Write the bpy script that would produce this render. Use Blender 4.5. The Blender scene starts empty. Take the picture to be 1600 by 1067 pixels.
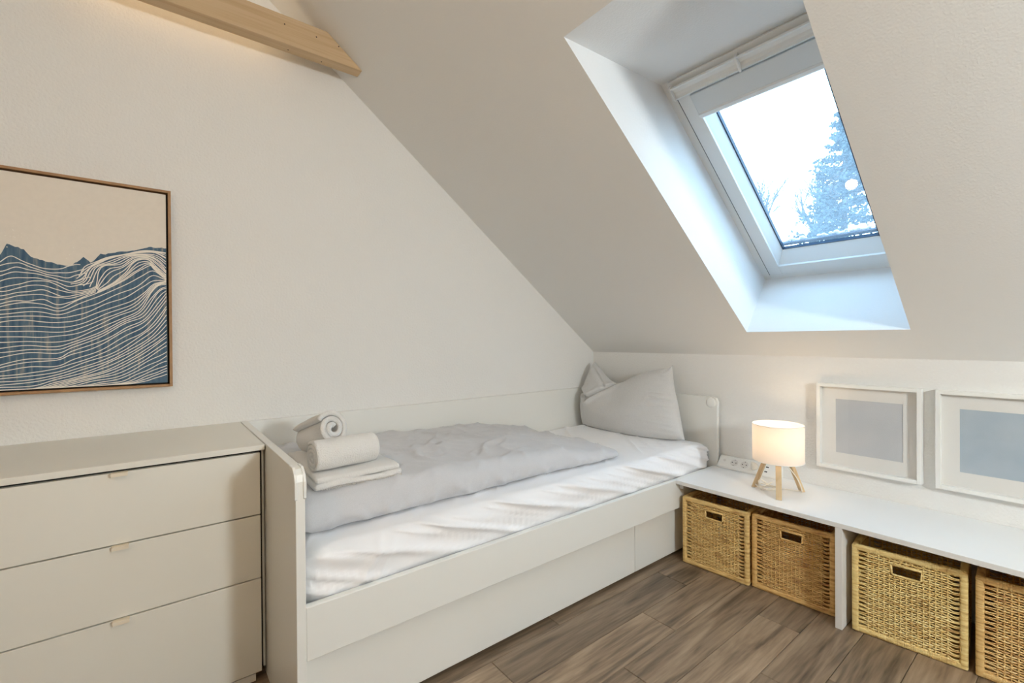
import bpy, bmesh, math, random
from mathutils import Vector, Matrix, noise
random.seed(7)
PI = math.pi
SC = bpy.context.scene
COL = SC.collection

# ------------------------------------------------------------------ camera
cam_d = bpy.data.cameras.new('camera')
cam_d.sensor_width = 36.0
cam_d.lens = 716.79 / 1600 * 36.0
cam_d.clip_start = 0.02
cam_d.clip_end = 300
cam = bpy.data.objects.new('camera', cam_d)
COL.objects.link(cam)
RT = Vector((0.78653563, -0.61750342, -0.00715743))
UP = Vector((0.00894494, -0.00019697, 0.99995997))
FW = Vector((0.61748012, 0.78656817, -0.00536861))
m = Matrix((RT, UP, -FW)).transposed().to_4x4()
m.translation = Vector((-2.4047, -2.1514, 1.0721))
cam.matrix_world = m
SC.camera = cam

# ------------------------------------------------------------------ world, exposure
world = bpy.data.worlds.new('sky')
SC.world = world
world.use_nodes = True
wn = world.node_tree
wn.nodes.clear()
w_out = wn.nodes.new('ShaderNodeOutputWorld')
w_bg = wn.nodes.new('ShaderNodeBackground')
w_geo = wn.nodes.new('ShaderNodeTexCoord')
w_sep = wn.nodes.new('ShaderNodeSeparateXYZ')
w_ramp = wn.nodes.new('ShaderNodeValToRGB')
wn.links.new(w_geo.outputs['Generated'], w_sep.inputs[0])
wn.links.new(w_sep.outputs['Z'], w_ramp.inputs[0])
w_ramp.color_ramp.elements[0].position = 0.0
w_ramp.color_ramp.elements[0].color = (0.56, 0.81, 1.0, 1)
w_ramp.color_ramp.elements[1].position = 1.0
w_ramp.color_ramp.elements[1].color = (0.38, 0.68, 1.0, 1)
wn.links.new(w_ramp.outputs[0], w_bg.inputs['Color'])
w_bg.inputs['Strength'].default_value = 6.0
wn.links.new(w_bg.outputs[0], w_out.inputs['Surface'])
SC.view_settings.view_transform = 'Standard'
SC.view_settings.look = 'None'
SC.view_settings.gamma = 1.0
SC.view_settings.use_curve_mapping = False
SC.view_settings.exposure = 0.08
SC.cycles.max_bounces = 10
SC.cycles.diffuse_bounces = 6
SC.cycles.transparent_max_bounces = 12
SC.cycles.caustics_reflective = False
SC.cycles.caustics_refractive = False
SC.cycles.sample_clamp_indirect = 6.0

GLOBE_E = 158.0       # opal globe of the floor lamp behind the photographer
PENDANT_E = 16.0     # warm pendant under the ridge
STRIP_E = 3.6        # warm light strip on the beam
LAMP_W = 1.0         # bulb of the table lamp

# ------------------------------------------------------------------ helpers
def tag(o, label=None, cat=None, group=None, kind=None):
    if label: o['label'] = label
    if cat: o['category'] = cat
    if group: o['group'] = group
    if kind: o['kind'] = kind
    return o

def empty(name, loc=(0, 0, 0), rz=0.0):
    o = bpy.data.objects.new(name, None)
    COL.objects.link(o)
    o.location = loc
    o.rotation_euler = (0, 0, rz)
    o.empty_display_size = 0.05
    return o

class MB:
    def __init__(s):
        s.v = []; s.f = []
    def add(s, verts, faces):
        b = len(s.v)
        s.v += [tuple(p) for p in verts]
        s.f += [tuple(i + b for i in f) for f in faces]
        return s
    def box(s, x0, x1, y0, y1, z0, z1, T=None):
        vs = [(x, y, z) for z in (z0, z1) for y in (y0, y1) for x in (x0, x1)]
        if T: vs = [T(*p) for p in vs]
        return s.add(vs, [(0, 2, 3, 1), (4, 5, 7, 6), (0, 1, 5, 4), (2, 6, 7, 3), (0, 4, 6, 2), (1, 3, 7, 5)])
    def prism(s, prof, ext, T=None):
        """prof: list of (a,b); ext: (c0,c1); T maps (a,b,c) to a point"""
        n = len(prof)
        vs = [T(a, b, ext[0]) for a, b in prof] + [T(a, b, ext[1]) for a, b in prof]
        fs = [tuple(range(n - 1, -1, -1)), tuple(range(n, 2 * n))]
        fs += [(i, (i + 1) % n, (i + 1) % n + n, i + n) for i in range(n)]
        return s.add(vs, fs)
    def tube(s, pts, r, n=8, cap=True, flat=1.0):
        pts = [Vector(p) for p in pts]
        rs = r if isinstance(r, (list, tuple)) else [r] * len(pts)
        vs = []; fs = []
        ref = Vector((0, 0, 1))
        d0 = (pts[1] - pts[0]).normalized()
        if abs(d0.z) > 0.9: ref = Vector((1, 0, 0))
        a = d0.cross(ref).normalized()
        for i, p in enumerate(pts):
            d = (pts[min(i + 1, len(pts) - 1)] - pts[max(i - 1, 0)])
            if d.length < 1e-9: d = d0
            d.normalize()
            a = (a - d * a.dot(d))
            if a.length < 1e-6: a = d.orthogonal()
            a.normalize()
            b = d.cross(a)
            for k in range(n):
                t = 2 * PI * k / n
                vs.append(p + (a * math.cos(t) + b * math.sin(t) * flat) * rs[i])
        for i in range(len(pts) - 1):
            for k in range(n):
                k2 = (k + 1) % n
                fs.append((i * n + k, i * n + k2, (i + 1) * n + k2, (i + 1) * n + k))
        if cap:
            fs.append(tuple(range(n - 1, -1, -1)))
            fs.append(tuple((len(pts) - 1) * n + k for k in range(n)))
        return s.add(vs, fs)
    def lathe(s, prof, c, n=32, sx=1.0, sy=1.0):
        vs = []; fs = []
        for r, z in prof:
            for k in range(n):
                t = 2 * PI * k / n
                vs.append((c[0] + r * sx * math.cos(t), c[1] + r * sy * math.sin(t), c[2] + z))
        for i in range(len(prof) - 1):
            for k in range(n):
                k2 = (k + 1) % n
                fs.append((i * n + k, i * n + k2, (i + 1) * n + k2, (i + 1) * n + k))
        return s.add(vs, fs)
    def sphere(s, c, r, n=16, sz=1.0):
        prof = [(max(r * math.sin(PI * i / n), 1e-4), -r * sz * math.cos(PI * i / n)) for i in range(n + 1)]
        return s.lathe(prof, c, n * 2)
    def build(s, name, mat=None, parent=None, smooth=False, bevel=0.0, kind=None, segs=2):
        me = bpy.data.meshes.new(name)
        me.from_pydata(s.v, [], s.f)
        me.update()
        bm = bmesh.new(); bm.from_mesh(me)
        bmesh.ops.recalc_face_normals(bm, faces=bm.faces)
        bm.to_mesh(me); bm.free()
        o = bpy.data.objects.new(name, me)
        COL.objects.link(o)
        if mat: me.materials.append(mat)
        if parent: o.parent = parent
        if smooth:
            for p in me.polygons: p.use_smooth = True
        if bevel:
            b = o.modifiers.new('bevel', 'BEVEL'); b.width = bevel; b.segments = segs; b.limit_method = 'ANGLE'
            b.harden_normals = False
        if kind: o['kind'] = kind
        return o

def share(o, name, parent, loc=(0, 0, 0)):
    c = o.copy(); COL.objects.link(c); c.name = name; c.parent = parent; c.location = loc
    return c

def copy_tree(o, parent=None):
    c = o.copy(); COL.objects.link(c); c.parent = parent
    for ch in list(o.children): copy_tree(ch, c)
    return c

def fbm(p, o=4, H=0.9):
    return noise.fractal(p, H, 2.0, o)

def ridge(p):
    return 1.0 - min(1.0, abs(noise.noise(p)) * 2.2)

# ------------------------------------------------------------------ materials
def mat(name, col, rough=0.5, var=0.0, vscale=8.0, bump=0.0, bscale=200.0, bdist=0.001, stretch=(1, 1, 1), spec=0.5, col2=None, sheen=0.0, emit=None, estr=0.0):
    M = bpy.data.materials.new(name)
    M.use_nodes = True
    nt = M.node_tree
    bs = nt.nodes['Principled BSDF']
    bs.inputs['Base Color'].default_value = (*col, 1)
    bs.inputs['Roughness'].default_value = rough
    bs.inputs['Specular IOR Level'].default_value = spec
    if sheen: bs.inputs['Sheen Weight'].default_value = sheen
    if emit:
        bs.inputs['Emission Color'].default_value = (*emit, 1)
        bs.inputs['Emission Strength'].default_value = estr
    tc = nt.nodes.new('ShaderNodeTexCoord')
    mp = nt.nodes.new('ShaderNodeMapping')
    mp.inputs['Scale'].default_value = stretch
    nt.links.new(tc.outputs['Object'], mp.inputs[0])
    if var or col2:
        n = nt.nodes.new('ShaderNodeTexNoise')
        n.inputs['Scale'].default_value = vscale
        n.inputs['Detail'].default_value = 6
        nt.links.new(mp.outputs[0], n.inputs['Vector'])
        r = nt.nodes.new('ShaderNodeValToRGB')
        c2 = col2 or tuple(max(0, c * (1 - var)) for c in col)
        c1 = col if col2 else tuple(min(1, c * (1 + var)) for c in col)
        r.color_ramp.elements[0].position = 0.3; r.color_ramp.elements[0].color = (*c2, 1)
        r.color_ramp.elements[1].position = 0.7; r.color_ramp.elements[1].color = (*c1, 1)
        nt.links.new(n.outputs['Fac'], r.inputs[0])
        nt.links.new(r.outputs[0], bs.inputs['Base Color'])
    if bump:
        n = nt.nodes.new('ShaderNodeTexNoise')
        n.inputs['Scale'].default_value = bscale
        n.inputs['Detail'].default_value = 3
        nt.links.new(mp.outputs[0], n.inputs['Vector'])
        b = nt.nodes.new('ShaderNodeBump')
        b.inputs['Strength'].default_value = bump
        b.inputs['Distance'].default_value = bdist
        nt.links.new(n.outputs['Fac'], b.inputs['Height'])
        nt.links.new(b.outputs[0], bs.inputs['Normal'])
    return M

def glass_mat(name, veil=0.0, veil_col=(0.8, 0.9, 1.0), refl=1.0):
    M = bpy.data.materials.new(name)
    M.use_nodes = True
    nt = M.node_tree
    nt.nodes.clear()
    out = nt.nodes.new('ShaderNodeOutputMaterial')
    tr = nt.nodes.new('ShaderNodeBsdfTransparent')
    gl = nt.nodes.new('ShaderNodeBsdfGlossy'); gl.inputs['Roughness'].default_value = 0.02
    fr = nt.nodes.new('ShaderNodeFresnel'); fr.inputs['IOR'].default_value = 1.45
    ge = nt.nodes.new('ShaderNodeNewGeometry'); ior = nt.nodes.new('ShaderNodeMapRange')      # a single thin sheet: the same reflection from both sides
    ior.inputs['To Min'].default_value = 1.45; ior.inputs['To Max'].default_value = 1 / 1.45
    nt.links.new(ge.outputs['Backfacing'], ior.inputs['Value']); nt.links.new(ior.outputs[0], fr.inputs['IOR'])
    mul = nt.nodes.new('ShaderNodeMath'); mul.operation = 'MULTIPLY'; mul.inputs[1].default_value = refl
    nt.links.new(fr.outputs[0], mul.inputs[0])
    mx = nt.nodes.new('ShaderNodeMixShader')
    nt.links.new(mul.outputs[0], mx.inputs[0])
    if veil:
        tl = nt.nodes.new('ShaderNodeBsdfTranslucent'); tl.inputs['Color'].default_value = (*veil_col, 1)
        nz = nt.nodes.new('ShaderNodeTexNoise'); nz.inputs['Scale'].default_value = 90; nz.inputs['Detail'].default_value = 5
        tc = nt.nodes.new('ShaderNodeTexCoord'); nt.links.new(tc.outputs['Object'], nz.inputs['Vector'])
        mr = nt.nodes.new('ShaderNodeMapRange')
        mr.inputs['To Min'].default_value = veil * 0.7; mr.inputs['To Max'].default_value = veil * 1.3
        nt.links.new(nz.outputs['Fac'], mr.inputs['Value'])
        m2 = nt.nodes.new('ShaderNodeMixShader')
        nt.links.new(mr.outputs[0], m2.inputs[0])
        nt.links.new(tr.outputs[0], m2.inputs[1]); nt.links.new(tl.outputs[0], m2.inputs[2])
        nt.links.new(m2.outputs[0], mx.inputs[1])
    else:
        nt.links.new(tr.outputs[0], mx.inputs[1])
    nt.links.new(gl.outputs[0], mx.inputs[2])
    nt.links.new(mx.outputs[0], out.inputs['Surface'])
    return M

def wood_mat(name, c1, c2, c3, rough=0.5, gscale=(1.6, 22, 22), rnd=0.35, bump=0.12):
    """grain runs along local X; every object gets its own offset and tint"""
    M = bpy.data.materials.new(name)
    M.use_nodes = True
    nt = M.node_tree
    bs = nt.nodes['Principled BSDF']
    bs.inputs['Roughness'].default_value = rough
    tc = nt.nodes.new('ShaderNodeTexCoord')
    oi = nt.nodes.new('ShaderNodeObjectInfo')
    sc = nt.nodes.new('ShaderNodeVectorMath'); sc.operation = 'SCALE'; sc.inputs['Scale'].default_value = 37.0
    cmb = nt.nodes.new('ShaderNodeCombineXYZ')
    for i in range(3): nt.links.new(oi.outputs['Random'], cmb.inputs[i])
    nt.links.new(cmb.outputs[0], sc.inputs[0])
    ad = nt.nodes.new('ShaderNodeVectorMath'); ad.operation = 'ADD'
    nt.links.new(tc.outputs['Object'], ad.inputs[0]); nt.links.new(sc.outputs[0], ad.inputs[1])
    mp = nt.nodes.new('ShaderNodeMapping'); mp.inputs['Scale'].default_value = gscale
    nt.links.new(ad.outputs[0], mp.inputs[0])
    n1 = nt.nodes.new('ShaderNodeTexNoise'); n1.inputs['Scale'].default_value = 1.0; n1.inputs['Detail'].default_value = 8; n1.inputs['Distortion'].default_value = 1.2
    nt.links.new(mp.outputs[0], n1.inputs['Vector'])
    mp2 = nt.nodes.new('ShaderNodeMapping'); mp2.inputs['Scale'].default_value = (gscale[0] * 3, gscale[1] * 6, gscale[2] * 6)
    nt.links.new(ad.outputs[0], mp2.inputs[0])
    n2 = nt.nodes.new('ShaderNodeTexNoise'); n2.inputs['Scale'].default_value = 1.0; n2.inputs['Detail'].default_value = 5
    nt.links.new(mp2.outputs[0], n2.inputs['Vector'])
    mixn = nt.nodes.new('ShaderNodeMath'); mixn.operation = 'MULTIPLY_ADD'; mixn.inputs[1].default_value = 0.35
    nt.links.new(n2.outputs['Fac'], mixn.inputs[0])
    sub = nt.nodes.new('ShaderNodeMath'); sub.operation = 'MULTIPLY'; sub.inputs[1].default_value = 0.65
    nt.links.new(n1.outputs['Fac'], sub.inputs[0]); nt.links.new(sub.outputs[0], mixn.inputs[2])
    r = nt.nodes.new('ShaderNodeValToRGB')
    r.color_ramp.elements[0].position = 0.33; r.color_ramp.elements[0].color = (*c1, 1)
    r.color_ramp.elements[1].position = 0.66; r.color_ramp.elements[1].color = (*c3, 1)
    e = r.color_ramp.elements.new(0.48); e.color = (*c2, 1)
    nt.links.new(mixn.outputs[0], r.inputs[0])
    hs = nt.nodes.new('ShaderNodeHueSaturation')
    mr = nt.nodes.new('ShaderNodeMapRange'); mr.inputs['To Min'].default_value = 1 - rnd; mr.inputs['To Max'].default_value = 1 + rnd
    nt.links.new(oi.outputs['Random'], mr.inputs['Value']); nt.links.new(mr.outputs[0], hs.inputs['Value'])
    nt.links.new(r.outputs[0], hs.inputs['Color'])
    nt.links.new(hs.outputs[0], bs.inputs['Base Color'])
    b = nt.nodes.new('ShaderNodeBump'); b.inputs['Strength'].default_value = bump; b.inputs['Distance'].default_value = 0.001
    nt.links.new(mixn.outputs[0], b.inputs['Height']); nt.links.new(b.outputs[0], bs.inputs['Normal'])
    return M

M_wall = mat('wall_plaster', (0.82, 0.818, 0.80), 0.9, bump=0.9, bscale=115, bdist=0.003, spec=0.1)
M_ceil = mat('ceiling_plaster', (0.81, 0.808, 0.79), 0.9, bump=0.4, bscale=170, bdist=0.002, spec=0.1)
M_reveal = mat('reveal_plaster', (0.82, 0.83, 0.83), 0.85, bump=0.35, bscale=170, bdist=0.002, spec=0.1)
M_white = mat('white_melamine', (0.80, 0.80, 0.765), 0.38, bump=0.03, bscale=600, bdist=0.0003)
M_cream = mat('cream_melamine', (0.78, 0.765, 0.70), 0.42, bump=0.03, bscale=600, bdist=0.0003)
M_bench = mat('bench_white', (0.83, 0.83, 0.82), 0.35)
M_gap_shade = mat('gap_shade', (0.03, 0.028, 0.025), 0.9)  # near-black: shade of gaps and hollows put into the colour
M_plastic = mat('white_plastic', (0.84, 0.84, 0.81), 0.3)
M_sheet = mat('white_sheet', (0.89, 0.89, 0.91), 0.85, bump=0.1, bscale=900, bdist=0.0004, sheen=0.2, spec=0.2)
M_duvet = mat('grey_linen', (0.575, 0.575, 0.592), 0.92, var=0.05, vscale=420, bump=0.25, bscale=700, bdist=0.0006, stretch=(1, 2.2, 1), sheen=0.25, spec=0.15)
M_pillow = mat('grey_pillowcase', (0.62, 0.62, 0.615), 0.92, var=0.06, vscale=300, bump=0.25, bscale=600, bdist=0.0006, stretch=(1, 0.35, 2.4), sheen=0.25, spec=0.15)
M_towel = mat('terry_towel', (0.86, 0.84, 0.81), 1.0, bump=1.0, bscale=330, bdist=0.005, sheen=0.4, spec=0.05)
M_floorgap = mat('floor_joint', (0.035, 0.026, 0.02), 0.9)
M_plank = wood_mat('oak_laminate', (0.085, 0.058, 0.036), (0.215, 0.150, 0.096), (0.35, 0.255, 0.17), 0.42, (2.2, 17, 17), 0.22, 0.10)
M_beam = wood_mat('pine_beam', (0.50, 0.34, 0.19), (0.58, 0.42, 0.25), (0.63, 0.47, 0.30), 0.7, (1.2, 26, 26), 0.0, 0.15)
M_leg = wood_mat('lamp_wood', (0.52, 0.36, 0.19), (0.62, 0.46, 0.27), (0.68, 0.52, 0.32), 0.5, (20, 20, 2), 0.05, 0.05)
M_frame_wood = mat('canvas_frame_wood', (0.36, 0.20, 0.09), 0.5, var=0.15, vscale=40)
M_winwhite = mat('window_white', (0.78, 0.80, 0.80), 0.35)
M_wingrey = mat('blind_cassette', (0.66, 0.70, 0.72), 0.4)
M_gasket = mat('gasket', (0.02, 0.05, 0.10), 0.5)
M_flash = mat('flashing', (0.10, 0.11, 0.15), 0.45)
M_snow = mat('snow', (0.88, 0.90, 0.93), 0.8, bump=0.3, bscale=30, bdist=0.02)
M_pane = glass_mat('window_glass', veil=0.12, refl=1.0)  # veil: outdoor haze put into the pane as a translucent film
M_picglass = glass_mat('picture_glass', refl=1.0)

# ------------------------------------------------------------------ the room
ZK, SL = 0.98, 0.7616            # knee wall height and slope of the roof
XR = -2.2                        # ridge
XL = -4.4                        # opposite knee wall
YB = -4.2                        # rear wall
ZR = ZK - SL * XR
CA, SA = 0.79554, 0.60590        # cosine and sine of the slope
OP_Y0, OP_Y1 = -1.113, -1.719    # skylight opening
OP_X0, OP_X1 = -0.1545, -1.3725
def zc(x): return ZK - SL * x if x > XR else ZK - SL * (XL - x)

# floor: a dark sub-floor and one object for every plank
fl = MB(); fl.box(XL, 0, YB, 0, -0.08, -0.009)
floor = fl.build('floor', M_floorgap, kind='structure')
PW, PLN, G = 0.1445, 0.935, 0.0008
plank_mesh = {}
def plank(x0, x1, y0, y1):
    key = (round(x1 - x0, 4), round(y1 - y0, 4))
    if key not in plank_mesh:
        w, d = x1 - x0 - 2 * G, y1 - y0 - 2 * G
        c = 0.0012
        b = MB()
        vs = []
        for (ins, z) in ((0, -0.009), (0, -c), (c, 0)):
            vs += [(-w / 2 + ins, -d / 2 + ins, z), (w / 2 - ins, -d / 2 + ins, z), (w / 2 - ins, d / 2 - ins, z), (-w / 2 + ins, d / 2 - ins, z)]
        fs = [(8, 9, 10, 11), (3, 2, 1, 0)]
        for L in (0, 4):
            fs += [(L + i, L + (i + 1) % 4, L + 4 + (i + 1) % 4, L + 4 + i) for i in range(4)]
        b.add(vs, fs)
        o = b.build('plank', M_plank, floor)
        plank_mesh[key] = o.data
    else:
        o = bpy.data.objects.new('plank', plank_mesh[key]); COL.objects.link(o); o.parent = floor
    o.location = ((x0 + x1) / 2, (y0 + y1) / 2, 0)
row_off = {0: -1.213, 1: -1.527, 2: -0.905, 3: -1.205, 4: -0.5685, 5: -0.884}
rr = random.Random(3)
k = -7
while True:
    y1 = -0.91 - k * PW + PW; y0 = y1 - PW
    if y0 < YB: break
    if y1 > 0: y1 = 0.0
    if y0 < 0:
        ref = row_off.get(k, rr.uniform(-1.5, -0.6))
        xs = ref
        while xs < 0: xs += PLN
        while xs > XL:
            a, b_ = max(xs - PLN, XL), min(xs, 0)
            if b_ - a > 0.02: plank(a, b_, y0, y1)
            xs -= PLN
    k += 1

M_fill_wall = mat('warm_fill_wall', (0.22, 0.15, 0.09), 0.6, var=0.12, vscale=5, stretch=(8, 8, 0.6))  # unseen walls: dark brown added to dim and warm the fill light
def wall(name, prof, y0, y1, mt=None):   # gable walls: a polygon in XZ with thickness in Y
    b = MB(); b.prism(prof, (y0, y1), lambda a, bb, c: (a, c, bb))
    return b.build(name, mt or M_wall, kind='structure')
gable = [(XL, -0.08), (0, -0.08), (0, ZK), (XR, ZR), (XL, ZK)]
wall('wall_back', gable, 0, 0.12)
wall('wall_rear', gable, YB - 0.12, YB, M_fill_wall)
b = MB(); b.box(0, 0.12, YB, 0, -0.08, ZK); b.build('wall_right', M_wall, kind='structure')
b = MB(); b.box(XL - 0.12, XL, YB, 0, -0.08, ZK); b.build('wall_left', M_fill_wall, kind='structure')
# ceiling: both slopes, the right one cut open for the skylight
b = MB()
def quad(x0, x1, y0, y1):
    b.add([(x0, y0, zc(x0)), (x1, y0, zc(x1)), (x1, y1, zc(x1)), (x0, y1, zc(x0))], [(0, 1, 2, 3)])
for (xa, xb) in ((0.0, OP_X0), (OP_X0, OP_X1), (OP_X1, XR)):
    for (ya, yb) in ((0, OP_Y0), (OP_Y0, OP_Y1), (OP_Y1, YB)):
        if xa == OP_X0 and ya == OP_Y0: continue
        b.add([(xa, ya, ZK - SL * xa), (xb, ya, ZK - SL * xb), (xb, yb, ZK - SL * xb), (xa, yb, ZK - SL * xa)], [(0, 1, 2, 3)])
b.add([(XR, 0, ZR), (XL, 0, ZK), (XL, YB, ZK), (XR, YB, ZR)], [(0, 1, 2, 3)])
ceiling = b.build('ceiling', M_ceil, kind='structure')

# ------------------------------------------------------------------ the skylight (window plane lies 0.335 m outside the ceiling plane)
W0 = Vector((OP_X0 + 0.335 * SA, 0, ZK - SL * OP_X0 + 0.335 * CA))
def WP(s, y, n): return (W0.x - s * CA + n * SA, y, W0.z + s * SA + n * CA)
win = empty('window_1', (W0.x, (OP_Y0 + OP_Y1) / 2, W0.z)); win['kind'] = 'structure'
win_inv = Matrix.Translation(-Vector(win.location))
def wbuild(b, name, mt, parent=None, **k):
    p = parent or win
    off = Vector(win.location)
    b.v = [tuple(Vector(v) - off) for v in b.v]
    return b.build(name, mt, p, **k)
def wbox(s0, s1, y0, y1, n0, n1, bb=None):
    bb = bb or MB()
    return bb.box(s0, s1, y0, y1, n0, n1, T=WP)
STOP = 1.128                      # window length along the slope, top reveal is horizontal
c_bl, c_tl = (OP_X0, ZK - SL * OP_X0), (OP_X1, ZK - SL * OP_X1)
wb_, wt_ = WP(0, 0, 0), WP(STOP, 0, 0)
def reveal(pts):
    bb = MB(); bb.add(pts, [(0, 1, 2, 3)]); return wbuild(bb, 'reveal', M_reveal)
for yy in (OP_Y0, OP_Y1):
    reveal([(c_bl[0], yy, c_bl[1]), (c_tl[0], yy, c_tl[1]), (wt_[0], yy, wt_[2]), (wb_[0], yy, wb_[2])])
reveal([(c_bl[0], OP_Y0, c_bl[1]), (c_bl[0], OP_Y1, c_bl[1]), (wb_[0], OP_Y1, wb_[2]), (wb_[0], OP_Y0, wb_[2])])
reveal([(c_tl[0], OP_Y0, c_tl[1]), (c_tl[0], OP_Y1, c_tl[1]), (wt_[0], OP_Y1, wt_[2]), (wt_[0], OP_Y0, wt_[2])])
def ring(name, ds, dy, s0, s1, n0, n1, mt, wS, wY, bevel=0.002):
    """rectangular ring of four bars; ds/dy inset of the outside edge, wS/wY widths of the bars"""
    y0, y1 = OP_Y0 - dy, OP_Y1 + dy
    bb = MB()
    wbox(s0, s1, y0, y0 - wY, n0, n1, bb)
    wbox(s0, s1, y1 + wY, y1, n0, n1, bb)
    wbox(s0, s0 + wS[0], y0 - wY, y1 + wY, n0, n1, bb)
    wbox(s1 - wS[1], s1, y0 - wY, y1 + wY, n0, n1, bb)
    return wbuild(bb, name, mt, bevel=bevel)
M_groove_shade = mat('groove_shade', (0.16, 0.17, 0.18), 0.6)  # flush strip, the groove's shade put into its dark grey
ring('frame_trim', 0, -0.02, -0.02, STOP + 0.02, 0.0, 0.06, M_winwhite, (0.052, 0.03), 0.052, 0.003)
ring('groove', 0, 0.030, 0.030, STOP - 0.008, -0.0005, 0.06, M_groove_shade, (0.008, 0.006), 0.008, 0)
sash = ring('sash', 0, 0.0365, 0.0365, STOP - 0.012, -0.008, 0.07, M_winwhite, (0.0535, 0.06), 0.0555)
# sloping inner edge of the sash down to the pane
ys, ye = OP_Y0 - 0.091, OP_Y1 + 0.091
bb = MB()
gy0, gy1, gs0, gs1 = OP_Y0 - 0.116, OP_Y1 + 0.116, 0.145, 0.99
def q4(a, b2, c, d): bb.add([WP(*a), WP(*b2), WP(*c), WP(*d)], [(0, 1, 2, 3)])
q4((0.088, ys, 0.0), (1.06, ys, 0.0), (gs1, gy0, 0.05), (gs0, gy0, 0.05))
q4((0.088, ye, 0.0), (1.06, ye, 0.0), (gs1, gy1, 0.05), (gs0, gy1, 0.05))
q4((0.088, ys, 0.0), (0.088, ye, 0.0), (gs0, gy1, 0.05), (gs0, gy0, 0.05))
q4((1.06, ys, 0.0), (1.06, ye, 0.0), (gs1, gy1, 0.05), (gs1, gy0, 0.05))
wbuild(bb, 'glazing_bead', M_winwhite)
bb = MB()
wbox(gs0 - 0.004, gs1, gy0 + 0.001, gy0 - 0.004, 0.048, 0.066, bb); wbox(gs0 - 0.004, gs1, gy1 + 0.006, gy1 - 0.002, 0.046, 0.075, bb)
wbox(gs0 - 0.003, gs0 + 0.001, gy0, gy1, 0.048, 0.064, bb)
wbuild(bb, 'gasket', M_gasket)
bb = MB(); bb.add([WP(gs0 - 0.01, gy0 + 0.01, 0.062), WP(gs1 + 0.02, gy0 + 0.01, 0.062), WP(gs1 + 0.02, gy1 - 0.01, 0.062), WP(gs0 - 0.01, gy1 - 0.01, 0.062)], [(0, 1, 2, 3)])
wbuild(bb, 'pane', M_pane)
# roller blind cassette with its pull bar
cas = wbuild(wbox(0.972, 1.052, OP_Y0 - 0.090, OP_Y1 + 0.090, -0.022, 0.045), 'blind_cassette', M_wingrey, bevel=0.003)
bb = MB(); bb.prism([(0.948, 0.0), (0.945, -0.012), (0.952, -0.022), (0.966, -0.025), (0.974, -0.020), (0.974, 0.03), (0.95, 0.03)], (OP_Y0 - 0.090, OP_Y1 + 0.090), lambda a, b2, c: WP(a, c, b2))
wbuild(bb, 'pull_bar', M_winwhite, smooth=False)
# ventilation bar: a curved rail with small brackets
prof = [(1.064, -0.014), (1.062, -0.030), (1.067, -0.034), (1.074, -0.026), (1.086, -0.022), (1.100, -0.026), (1.110, -0.036), (1.114, -0.032), (1.106, -0.018), (1.090, -0.012)]
bb = MB(); bb.prism(prof, (OP_Y0 - 0.036, OP_Y1 + 0.036), lambda a, b2, c: WP(a, c, b2))
wbuild(bb, 'ventilation_bar', M_winwhite)
for yy in (OP_Y0 - 0.036, -1.398, OP_Y1 + 0.046):
    wbuild(wbox(1.060, 1.116, yy, yy - 0.008, -0.038, 0.0), 'bracket', M_winwhite, bevel=0.002)
wbuild(wbox(1.052, 1.128, OP_Y0 - 0.034, OP_Y1 + 0.034, -0.012, 0.05), 'header', M_winwhite, bevel=0.002)
# outside: flashing bar under the pane with crumbs of snow
wbuild(wbox(0.142, 0.160, OP_Y0 - 0.09, OP_Y1 + 0.05, 0.072, 0.085), 'flashing', M_flash, bevel=0.003)
bb = MB()
for i in range(44):
    yy = random.uniform(OP_Y1 + 0.1, OP_Y0 - 0.125)
    if random.random() < 0.6: yy = random.choice((-1.262, -1.30, -1.40, -1.53, -1.60)) + random.gauss(0, 0.012)
    c = WP(0.158 + random.uniform(-0.006, 0.010), yy, 0.088)
    bb.sphere(c, random.uniform(0.006, 0.013), 5, 0.7)
o = wbuild(bb, 'snow_crumbs', M_snow, smooth=True); o['kind'] = 'stuff'

# ------------------------------------------------------------------ ceiling beam
BY0, BY1, BZ0, BZ1 = -0.167, -0.106, 2.250, 2.362
def xs_at(z): return (ZK - z) / SL
xl0 = XL - xs_at(BZ0); xl1 = XL - xs_at(BZ1)
beam = empty('ceiling_beam', (xs_at(BZ0), (BY0 + BY1) / 2, BZ0))
off = Vector(beam.location)
b = MB(); b.prism([(xs_at(BZ0) - 0.001, BZ0), (xs_at(BZ1) - 0.001, BZ1), (xl1 + 0.001, BZ1), (xl0 + 0.001, BZ0)], (BY0, BY1), lambda a, bb2, c: tuple(Vector((a, c, bb2)) - off))
b.build('timber', M_beam, beam, bevel=0.003)
M_nail = mat('nail_hole', (0.06, 0.04, 0.03), 0.8)
for (x, z) in ((-1.98, 2.325), (-1.86, 2.322), (-1.77, 2.318)):
    bb = MB(); bb.tube([(x - off.x, BY0 - 0.0006 - off.y, z - off.z), (x - off.x, BY0 + 0.002 - off.y, z - off.z)], 0.0028, 8); bb.build('nail', M_nail, beam)
for (x, y) in ((-1.96, -0.13), (-1.83, -0.128)):
    bb = MB(); bb.tube([(x - off.x, y - off.y, -0.0006), (x - off.x, y - off.y, 0.002)], 0.0028, 8); bb.build('nail', M_nail, beam)
tag(beam, 'pale timber collar beam running along the gable wall into the roof slope', 'beam')
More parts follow.
